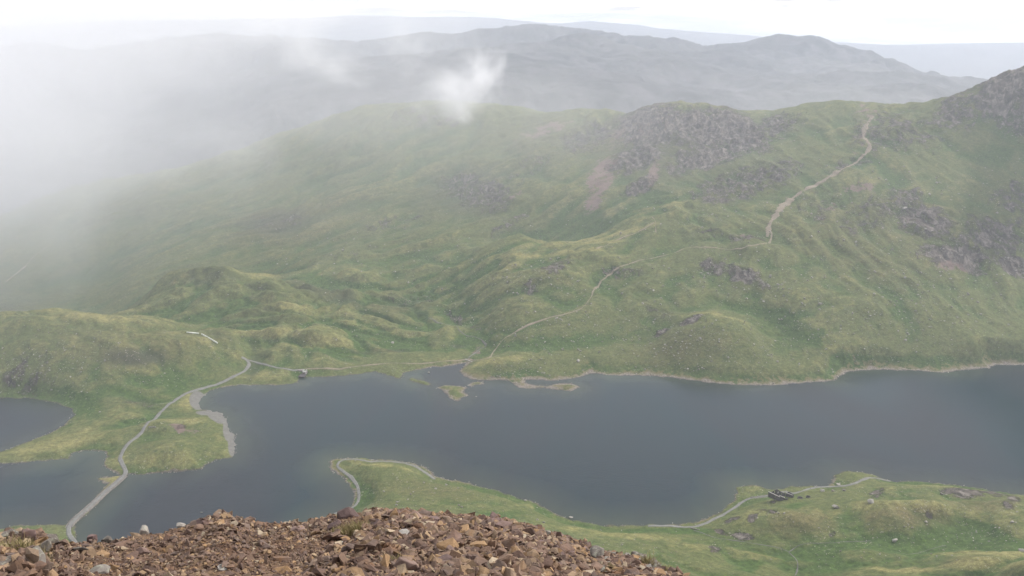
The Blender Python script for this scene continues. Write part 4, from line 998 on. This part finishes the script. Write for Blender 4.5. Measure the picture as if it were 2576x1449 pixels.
# round stone pits to the right of the mill
for k, (px, py, w_, lab) in enumerate([(2013,1254,11,"dark round stone pit nearest the ruined mill"),(2033,1251,9,"smaller dark stone pit further along from the ruined mill")]):
    h = hit(px, py); s = w_ / F * math.dist(h, (0, 0, H)) / 2
    t_ = empty("stone_pit", h); tag(t_, lab, "stone pit", "stone pits beside the mill")
    bm = bmesh.new(); n = 20; rr = random.Random(k)
    for i in range(n):
        a = i / n * 6.283; box(bm, (math.cos(a) * s, math.sin(a) * s, .5), (s * .36, s * .3, rr.uniform(1.2, 2.0)), a)
    part("rim", bm, M_DARKSTONE, t_)
    bm = bmesh.new(); bmesh.ops.create_circle(bm, cap_ends=True, segments=20, radius=s * .85, matrix=Matrix.Translation((0, 0, .35))); part("floor", bm, mat_track("dark_pit_floor%d" % k, (.012, .011, .010), (.03, .026, .022), 1), t_)  # near-black floor disc inside the rim
# causeway side walls
def causeway():
    P_ = np.array([p for p in tr_main if p[2] < 3.4]); px, py = project(P_[:, 0], P_[:, 1], P_[:, 2]); P_ = P_[(py > 1195) & (py < 1330)]
    T = np.gradient(P_[:, :2], axis=0); T /= np.linalg.norm(T, axis=1)[:, None]; Nn = np.stack([-T[:, 1], T[:, 0]], 1)
    r = np.random.default_rng(3)
    prof = [(-5.3, -3.0), (-4.3, 1.2), (-4.1, 2.75), (-3.5, 2.75), (-3.45, 1.7), (3.45, 1.7), (3.5, 2.75), (4.1, 2.75), (4.3, 1.2), (5.3, -3.0)]
    V_ = np.empty((len(P_), len(prof), 3))
    for k, (o_, z_) in enumerate(prof):
        jt = r.normal(0, .10, len(P_)); V_[:, k, :2] = P_[:, :2] + Nn * (o_ + jt)[:, None]; V_[:, k, 2] = z_ + r.normal(0, .10, len(P_)) * (z_ > 0)
    m = mesh_np("causeway", V_.reshape(-1, 3), faces_grid(len(P_), len(prof)).reshape(-1, 4), M_WALLSTONE)
    o = link(bpy.data.objects.new("causeway", m)); tag(o, "long grey stone causeway carrying the track across the lake", "causeway")
causeway()
# water pipeline
def tube(name, P_, rad, mat, parent, seg=10):
    P_ = np.array(P_, float); T = np.gradient(P_, axis=0); T /= np.linalg.norm(T, axis=1)[:, None]
    Sx = np.cross(T, (0, 0, 1.0)); Sx /= np.linalg.norm(Sx, axis=1)[:, None]; U = np.cross(Sx, T)
    a = np.linspace(0, 2 * np.pi, seg, endpoint=False)
    V_ = P_[:, None] + rad * (np.cos(a)[None, :, None] * Sx[:, None] + np.sin(a)[None, :, None] * U[:, None])
    n = len(P_); F_ = [(i * seg + k, i * seg + (k + 1) % seg, (i + 1) * seg + (k + 1) % seg, (i + 1) * seg + k) for i in range(n - 1) for k in range(seg)]
    m = mesh_np(name, V_.reshape(-1, 3), F_, mat, True); return link(bpy.data.objects.new(name, m), parent)
def pipeline(pix, label, rad):
    W = [hit(*p, dmin=2000.0 if pix[0][0] < 100 else 700.0) for p in pix]; P_ = resample(np.array([w for w in W if w], float), 8.0)
    P_[:, 2] = np.maximum(P_[:, 2], np.interp(np.arange(len(P_)), [0, len(P_) - 1], [P_[0, 2], P_[-1, 2]])) + rad + .8
    root = empty("pipeline", tuple(P_[0])); tag(root, label, "pipeline", "water pipeline sections")
    o = tube("pipe", P_ - P_[0], rad, M_PIPE, root)
    for i in range(1, len(P_) - 1, 2):
        bm = bmesh.new(); q = P_[i] - P_[0]; g = float(height(P_[i, 0], P_[i, 1])) - P_[0, 2]; zt = q[2] - rad * .8
        box(bm, (q[0], q[1], (zt + g - 1) / 2), (rad * 1.6, rad * 1.6, zt - g + 1)); part("support", bm, M_CONC, root)
pipeline([(508,843),(530,855),(548,866)], "straight pale pipeline running down behind the hill shoulder to the lake", 1.3)
pipeline([(470,838),(480,839),(500,841)], "short far section of pale pipe at the hill crest, before the bend", 1.1)
pipeline([(66,757),(90,768),(114,780)], "faint pale pipeline section in the mist above the left hill", 1.6)
# footbridge over the inlet stream
def bridge():
    a = hit(1172, 905); b = hit(1196, 909); v = Vector(b) - Vector(a); L = math.hypot(v.x, v.y)
    root = empty("footbridge", (a[0], a[1], max(a[2], 1.5) + 1.0), math.atan2(v.y, v.x)); tag(root, "small pale footbridge over the stream mouth on the far bank", "footbridge")
    bm = bmesh.new(); box(bm, (L / 2, 0, 0), (L + 3, 1.8, .35)); part("deck", bm, M_CONC, root)
    for s in (-1, 1):
        bm = bmesh.new(); box(bm, (L / 2, s * .95, 1.15), (L + 2, .12, .12)); box(bm, (L / 2, s * .95, .65), (L + 2, .08, .08))
        for k in range(7): box(bm, (L * k / 6, s * .95, .6), (.12, .10, 1.2))
        part("railing", bm, M_TIMBER, root)
    for x in (0, L * .5, L):
        bm = bmesh.new(); box(bm, (x, 0, -1.6), (1.2, 1.6, 2.9)); part("pier", bm, M_WALLSTONE, root)
bridge()
# valve platform where the pipe leaves the lake
def valve():
    h = hit(757, 936); root = empty("valve_platform", (h[0], h[1], max(h[2], 1.0)), R(-8)); tag(root, "small concrete valve platform with white railing on the lake shore", "platform")
    bm = bmesh.new(); box(bm, (-6, 4, .6), (16, 6, 1.8)); part("apron", bm, M_WALLSTONE, root)
    bm = bmesh.new(); box(bm, (6, -2, 0.2), (4, 7, 3)); part("pier", bm, M_WALLSTONE, root)
    bm = bmesh.new(); box(bm, (6, -4, 2.2), (3.6, 2.6, 1)); part("hatch", bm, M_CONC, root)
    bm = bmesh.new()
    for x in (4.2, 7.8):
        for y in (-5, -2, 1): box(bm, (x, y, 2.4), (.14, .14, 1.6))
        box(bm, (x, -2, 3.2), (.14, 6.2, .14))
    box(bm, (6, 1, 3.2), (3.6, .14, .14)); part("railing", bm, M_PIPE, root)
    bm = bmesh.new(); box(bm, (5.5, -9.5, -.5), (7, 9, .9)); part("slipway", bm, M_DARKSTONE, root)
valve()
bpy.data.objects['valve_platform'].scale = (1.5, 1.5, 1.7)
# wall enclosure stones by the main track
def short_wall(px0, py0, px1, py1, hgt, label, seed):
    a, b = hit(px0, py0), hit(px1, py1); v = Vector(b) - Vector(a); L = math.hypot(v.x, v.y)
    bm = wall_bm(L, lambda x: hgt, .9, (), max(6, int(L / 1.5)), seed, .3)
    me_ = bpy.data.meshes.new("stone_wall"); bmesh.ops.recalc_face_normals(bm, faces=bm.faces); bm.to_mesh(me_); bm.free(); me_.materials.append(M_WALLSTONE)
    o = link(bpy.data.objects.new("stone_wall", me_)); o.location = (a[0], a[1], min(a[2], b[2])); o.rotation_euler = (0, 0, math.atan2(v.y, v.x)); tag(o, label, "wall", "low stone walls")
short_wall(374, 1075, 392, 1075, 1.6, "short pale wall beside the main track inland of the beach", 1)
short_wall(1930, 1246, 1888, 1252, 1.0, "low parapet along the lake side of the track left of the mill", 2)
short_wall(1738, 1330, 1760, 1333, 1.6, "stone culvert wall where the stream passes under the track", 3)
short_wall(1900, 1254, 1936, 1250, .8, "low edging wall between the track and the grass before the mill", 4)
# stream
def stream(pix, w_, seed):
    t = NT("stream_bed%d" % seed); P = t.pos(); t.bsdf(t.mix(t.noise(1 / 1.2, 4, .6, P), (.022, .025, .02), (.10, .09, .075)), .4, spec=.4)
    o = ribbon("stream", track_line(pix, 2.0), w_, t.m, .12, .4, seed); return o
stream([(1745,1334),(1765,1340),(1790,1350),(1830,1357),(1880,1364),(1950,1376),(1985,1390),(2003,1408),(2006,1430),(2000,1449)], 1.4, 1)
stream([(2190,1360),(2150,1362),(2080,1366),(2010,1372),(1985,1388)], .8, 2)
stream([(1172,908),(1185,895),(1205,880),(1222,868),(1200,850),(1160,835),(1130,818),(1080,802)], 2.6, 3)
stream([(2250,1388),(2290,1394),(2330,1385),(2380,1372)], .7, 4)

# ------------------------------------------------------------------ walkers
def person_mesh(seed, top, legs):
    r = random.Random(seed)
    sk = r.uniform(.16, .34)
    pts = [((0,0,.95),.155,-1),((0,.01,1.12),.135,0),((0,0,1.30),.16,1),((0,0,1.46),.085,2),((0,.01,1.54),.06,3),((0,.02,1.64),.095,4),((0,.02,1.72),.085,5),
           ((-.19,0,1.40),.065,2),((-.26,.08,1.15),.05,7),((-.22,.24,.98),.042,8),((.19,0,1.40),.065,2),((.26,-.06,1.15),.05,10),((.25,-.02,.92),.042,11),
           ((-.1,0,.88),.10,0),((-.11,-sk*.4,.50),.075,13),((-.11,-sk,.09),.05,14),((-.11,-sk+.16,.04),.045,15),((.1,0,.88),.10,0),((.11,sk*.6,.50),.075,17),((.11,sk*.8,.09),.05,18),((.11,sk*.8+.16,.04),.045,19)]
    m = bpy.data.meshes.new("p"); m.from_pydata([p[0] for p in pts], [(p[2], i) for i, p in enumerate(pts) if p[2] >= 0], [])
    o = bpy.data.objects.new("p", m); COL.objects.link(o)
    md = o.modifiers.new("s", 'SKIN'); sv = m.skin_vertices[0].data
    for i, p in enumerate(pts): sv[i].radius = (p[1], p[1]); sv[i].use_root = (i == 0)
    o.modifiers.new("u", 'SUBSURF').levels = 1
    dg = bpy.context.evaluated_depsgraph_get(); me_ = bpy.data.meshes.new_from_object(o.evaluated_get(dg)); bpy.data.objects.remove(o)
    me_.materials.clear()
    for mm in (top, legs, M_SKIN, M_HAIR): me_.materials.append(mm)
    for f in me_.polygons:
        c = f.center; f.material_index = 0 if .93 < c.z < 1.50 else (1 if c.z <= .93 else (2 if c.z < 1.66 and c.y > 0.0 else 3))
        if abs(c.x) > .2 and c.z < 1.02 and c.z > .85: f.material_index = 2
        f.use_smooth = True
    return me_
def plain(name, c, rough=.8):
    t = NT(name); n_ = t.noise(30, 3, .6); t.bsdf(t.mix(.4, c, t.ramp(n_, (.3, .7), (.7, 1.3)), 'MULTIPLY') if False else t.mix(n_, tuple(v * .8 for v in c), tuple(min(1, v * 1.2) for v in c)), rough); return t.m
M_SKIN = plain("skin", (.45, .28, .2)); M_HAIR = plain("dark_hair", (.03, .022, .018))
CL = {"dark blue": plain("blue_jacket", (.03, .05, .12)), "red": plain("red_jacket", (.35, .03, .03)), "black": plain("black_jacket", (.02, .02, .022)), "white": plain("white_jacket", (.6, .6, .6)), "grey": plain("grey_jacket", (.15, .15, .16))}
M_TR = plain("dark_trousers", (.025, .025, .03))
PM = {k: person_mesh(i, v, M_TR) for i, (k, v) in enumerate(CL.items())}
PEOPLE = [(903,1244,"black","rearmost"),(898,1245,"dark blue","second"),(897.5,1251.5,"black","third"),(900,1252,"grey","fourth"),(899,1255,"black","front"),
 (853.5,1177,"black","a"),(862,1184,"black","b"),
 (1036,1170,"dark blue","c"),(1040,1172,"grey","c"),(1046,1175,"black","c"),(1051,1177,"dark blue","c"),(1026,1167,"black","c"),
 (1924,1247,"red","d"),(1928,1246.5,"black","d"),(1931,1246,"red","d"),(1934,1246,"dark blue","d"),(1903,1250,"red","e"),(1906,1249,"white","e"),(1879,1256,"black","f"),(1874,1261,"dark blue","g"),
 (2038,1231.5,"dark blue","h"),(2133,1219,"black","i"),(2162,1209,"black","j"),(2187,1201.5,"dark blue","k"),(1756,1323,"black","l"),(1897,1252,"grey","m")]
WH = {"rearmost": "at the rear of the five on the promontory bend","second": "beside the rear walker of the five on the promontory bend","third": "in the middle left of the five on the promontory bend","fourth": "in the middle right of the five on the promontory bend","front": "leading the five on the promontory bend",
 "a":"alone nearest the tip of the promontory track","b":"alone a little below the tip of the promontory","c":"in the line on the lakeside track behind the promontory","d":"in the group on the track just left of the ruined mill","e":"in the pair on the track left of the mill group",
 "f":"alone on the track where it bends towards the mill","g":"just behind the walker at the bend towards the mill","h":"alone on the track right of the mill","i":"at the foot of the rise to the small headland","j":"halfway up the rise to the small headland","k":"at the top of the small headland track","l":"beside the culvert where the stream meets the lake","m":"between the pair and the bend on the mill track"}
for k, (px, py, c, w_) in enumerate(PEOPLE):
    h = hit(px, py); 
    if h is None: continue
    o = bpy.data.objects.new("person", PM[c]); o.location = (h[0], h[1], max(h[2], .2) + .30); rr = random.Random(k); o.rotation_euler = (0, 0, rr.uniform(0, 6.28)); o.scale = (rr.uniform(.95, 1.05),) * 3
    link(o); tag(o, "walker in %s %s" % (c, WH[w_]), "person", "walkers on the lakeside tracks")

# ------------------------------------------------------------------ air
def vol_box(name, lo, hi, mat, kind="stuff"):
    lo, hi = Vector(lo), Vector(hi); bm = bmesh.new(); bmesh.ops.create_cube(bm, size=1.0, matrix=Matrix.Diagonal((*(hi - lo), 1)))
    me_ = bpy.data.meshes.new(name); bm.to_mesh(me_); bm.free(); me_.materials.append(mat)
    o = link(bpy.data.objects.new(name, me_)); o.location = (lo + hi) / 2; o["kind"] = kind; return o
def mat_haze(dens):
    t = NT("haze_air"); v = t.n("ShaderNodeVolumePrincipled"); v.inputs["Color"].default_value = (.82, .88, 1.0, 1); v.inputs["Density"].default_value = dens; v.inputs["Anisotropy"].default_value = .15
    t.l(v.outputs[0], t.out.inputs["Volume"]); return t.m
zmin, zmax = float(Zt.min()) - 1.5, max(H, float(Zt.max())) + 12.0
HZ = vol_box("haze", (-18000, -60, zmin), (18000, 22700, zmax), mat_haze(6.8e-5))

def mat_mist(name, fn):
    t = NT(name); v = t.n("ShaderNodeVolumePrincipled"); v.inputs["Color"].default_value = (.96, .955, .98, 1); v.inputs["Anisotropy"].default_value = .1
    tc = t.n("ShaderNodeTexCoord").outputs["Object"]; sp = t.n("ShaderNodeSeparateXYZ"); t.l(tc, sp.inputs[0])
    d = fn(t, tc, sp.outputs); t.l(d, v.inputs["Density"]); t.l(v.outputs[0], t.out.inputs["Volume"]); return t.m
# the cloud bank drifting over the left of the cwm; object coordinates are metres from its centre
BC = Vector((-1150, 2450, 420))
def bank(t, tc, o):
    X, Y, Z_ = o[0], o[1], o[2]
    wx_ = t.math('ADD', X, BC.x); wy_ = t.math('ADD', Y, BC.y); wz_ = t.math('ADD', Z_, BC.z)
    n = t.noise(1 / 620, 6, .6, tc, 1.0, (1, .7, 1.3))
    # thickens to the west (left) of a line running away from the summit, and upwards
    side = t.math('ADD', t.math('MULTIPLY_ADD', wy_, -.36, t.math('MULTIPLY', wx_, -1.0)), t.math('MULTIPLY_ADD', wz_, 1.75, -470.0))
    side = t.math('ADD', side, t.math('MULTIPLY', t.math('SUBTRACT', n, .5), 1900.0))
    r = t.n("ShaderNodeMapRange", interpolation_type='SMOOTHSTEP'); t.l(side, r.inputs[0]); r.inputs[1].default_value = -350; r.inputs[2].default_value = 1150; r.inputs[3].default_value = 0; r.inputs[4].default_value = 1
    q = t.n("ShaderNodeMapRange", interpolation_type='SMOOTHSTEP'); t.l(wy_, q.inputs[0]); q.inputs[1].default_value = 1050; q.inputs[2].default_value = 2300; q.inputs[3].default_value = .26; q.inputs[4].default_value = 1
    return t.math('MULTIPLY', t.math('MULTIPLY', r.outputs[0], q.outputs[0]), .00072)
def vol_at(name, c, size, mat):
    o = vol_box(name, (c[0] - size[0] / 2, c[1] - size[1] / 2, c[2] - size[2] / 2), (c[0] + size[0] / 2, c[1] + size[1] / 2, c[2] + size[2] / 2), mat); return o
mbk = vol_at("mist_bank", BC, (3300, 2900, 1400), mat_mist("mist_bank", bank)); tag(mbk, "thick white mist filling the left side of the valley", "mist", kind="stuff")
def veil(t, tc, o):
    n = t.noise(1 / 700, 5, .6, tc, .8, (1, .6, 1.6))
    yy = t.n("ShaderNodeMapRange", interpolation_type='SMOOTHSTEP'); t.l(o[1], yy.inputs[0]); yy.inputs[1].default_value = -900; yy.inputs[2].default_value = 600; yy.inputs[3].default_value = 0; yy.inputs[4].default_value = 1
    m_ = t.n("ShaderNodeMapRange"); t.l(n, m_.inputs[0]); m_.inputs[1].default_value = .36; m_.inputs[2].default_value = .68; m_.inputs[3].default_value = 1.2e-4; m_.inputs[4].default_value = 6.2e-4
    zf = t.n("ShaderNodeMapRange", interpolation_type='SMOOTHSTEP'); t.l(o[2], zf.inputs[0]); zf.inputs[1].default_value = -60; zf.inputs[2].default_value = 330; zf.inputs[3].default_value = 1; zf.inputs[4].default_value = 0.0
    return t.math('MULTIPLY', t.math('MULTIPLY', m_.outputs[0], yy.outputs[0]), zf.outputs[0])
vb = vol_at("mist_veil", (700, 2560, 280), (5200, 1820, 1240), mat_mist("mist_veil", veil)); tag(vb, "thin patchy veil of mist drifting across the far hillside", "mist", kind="stuff")
def puff(name, px, py, Y, rx, ry, rz, dens, tilt, seed, label):
    c = Vector(at_y(px, py, Y))
    bm = bmesh.new(); bmesh.ops.create_icosphere(bm, subdivisions=3, radius=1.0, matrix=Matrix.Diagonal((rx, ry, rz, 1)))
    def fn(t, tc, o):
        mp = t.n("ShaderNodeMapping"); mp.inputs["Scale"].default_value = (1 / rx, 1 / ry, 1 / rz); t.l(tc, mp.inputs[0])
        ln = t.n("ShaderNodeVectorMath", operation='LENGTH'); t.l(mp.outputs[0], ln.inputs[0])
        n = t.noise(1 / (rx * .75), 6, .6, tc, .9)
        mp2 = t.math('SUBTRACT', t.math('SUBTRACT', 1.0, ln.outputs["Value"]), t.math('MULTIPLY', t.math('SUBTRACT', n, .38), 2.4))
        r = t.n("ShaderNodeMapRange", interpolation_type='SMOOTHSTEP'); t.l(mp2, r.inputs[0]); r.inputs[1].default_value = 0; r.inputs[2].default_value = 1.15; r.inputs[3].default_value = 0; r.inputs[4].default_value = dens
        return r.outputs[0]
    me_ = bpy.data.meshes.new(name); bm.to_mesh(me_); bm.free(); me_.materials.append(mat_mist(name + "%d" % seed, fn))
    o = link(bpy.data.objects.new(name, me_)); o.location = c; o.rotation_euler = (0, R(tilt), seed * .7 * 0); tag(o, label, "mist", kind="stuff")
puff("mist_wisp", 1165, 240, 2500, 215, 160, 145, .019, -42, 1, "small bright puff of cloud in front of the middle ridge")
puff("mist_wisp", 770, 140, 2900, 300, 200, 170, .006, 25, 2, "torn wisp of cloud hanging from the mist at the upper left")
puff("mist_wisp", 1010, 110, 3200, 170, 150, 200, .0035, 10, 3, "thin veil of cloud trailing down before the far hills")
puff("low_cloud", 250, -10, 2700, 1150, 500, 150, .0042, -4, 5, "ragged low cloud hiding the skyline in the upper left corner")
puff("low_cloud", 700, 55, 3000, 420, 300, 120, .0045, -14, 6, "torn cloud edge trailing down from the upper left cloud")
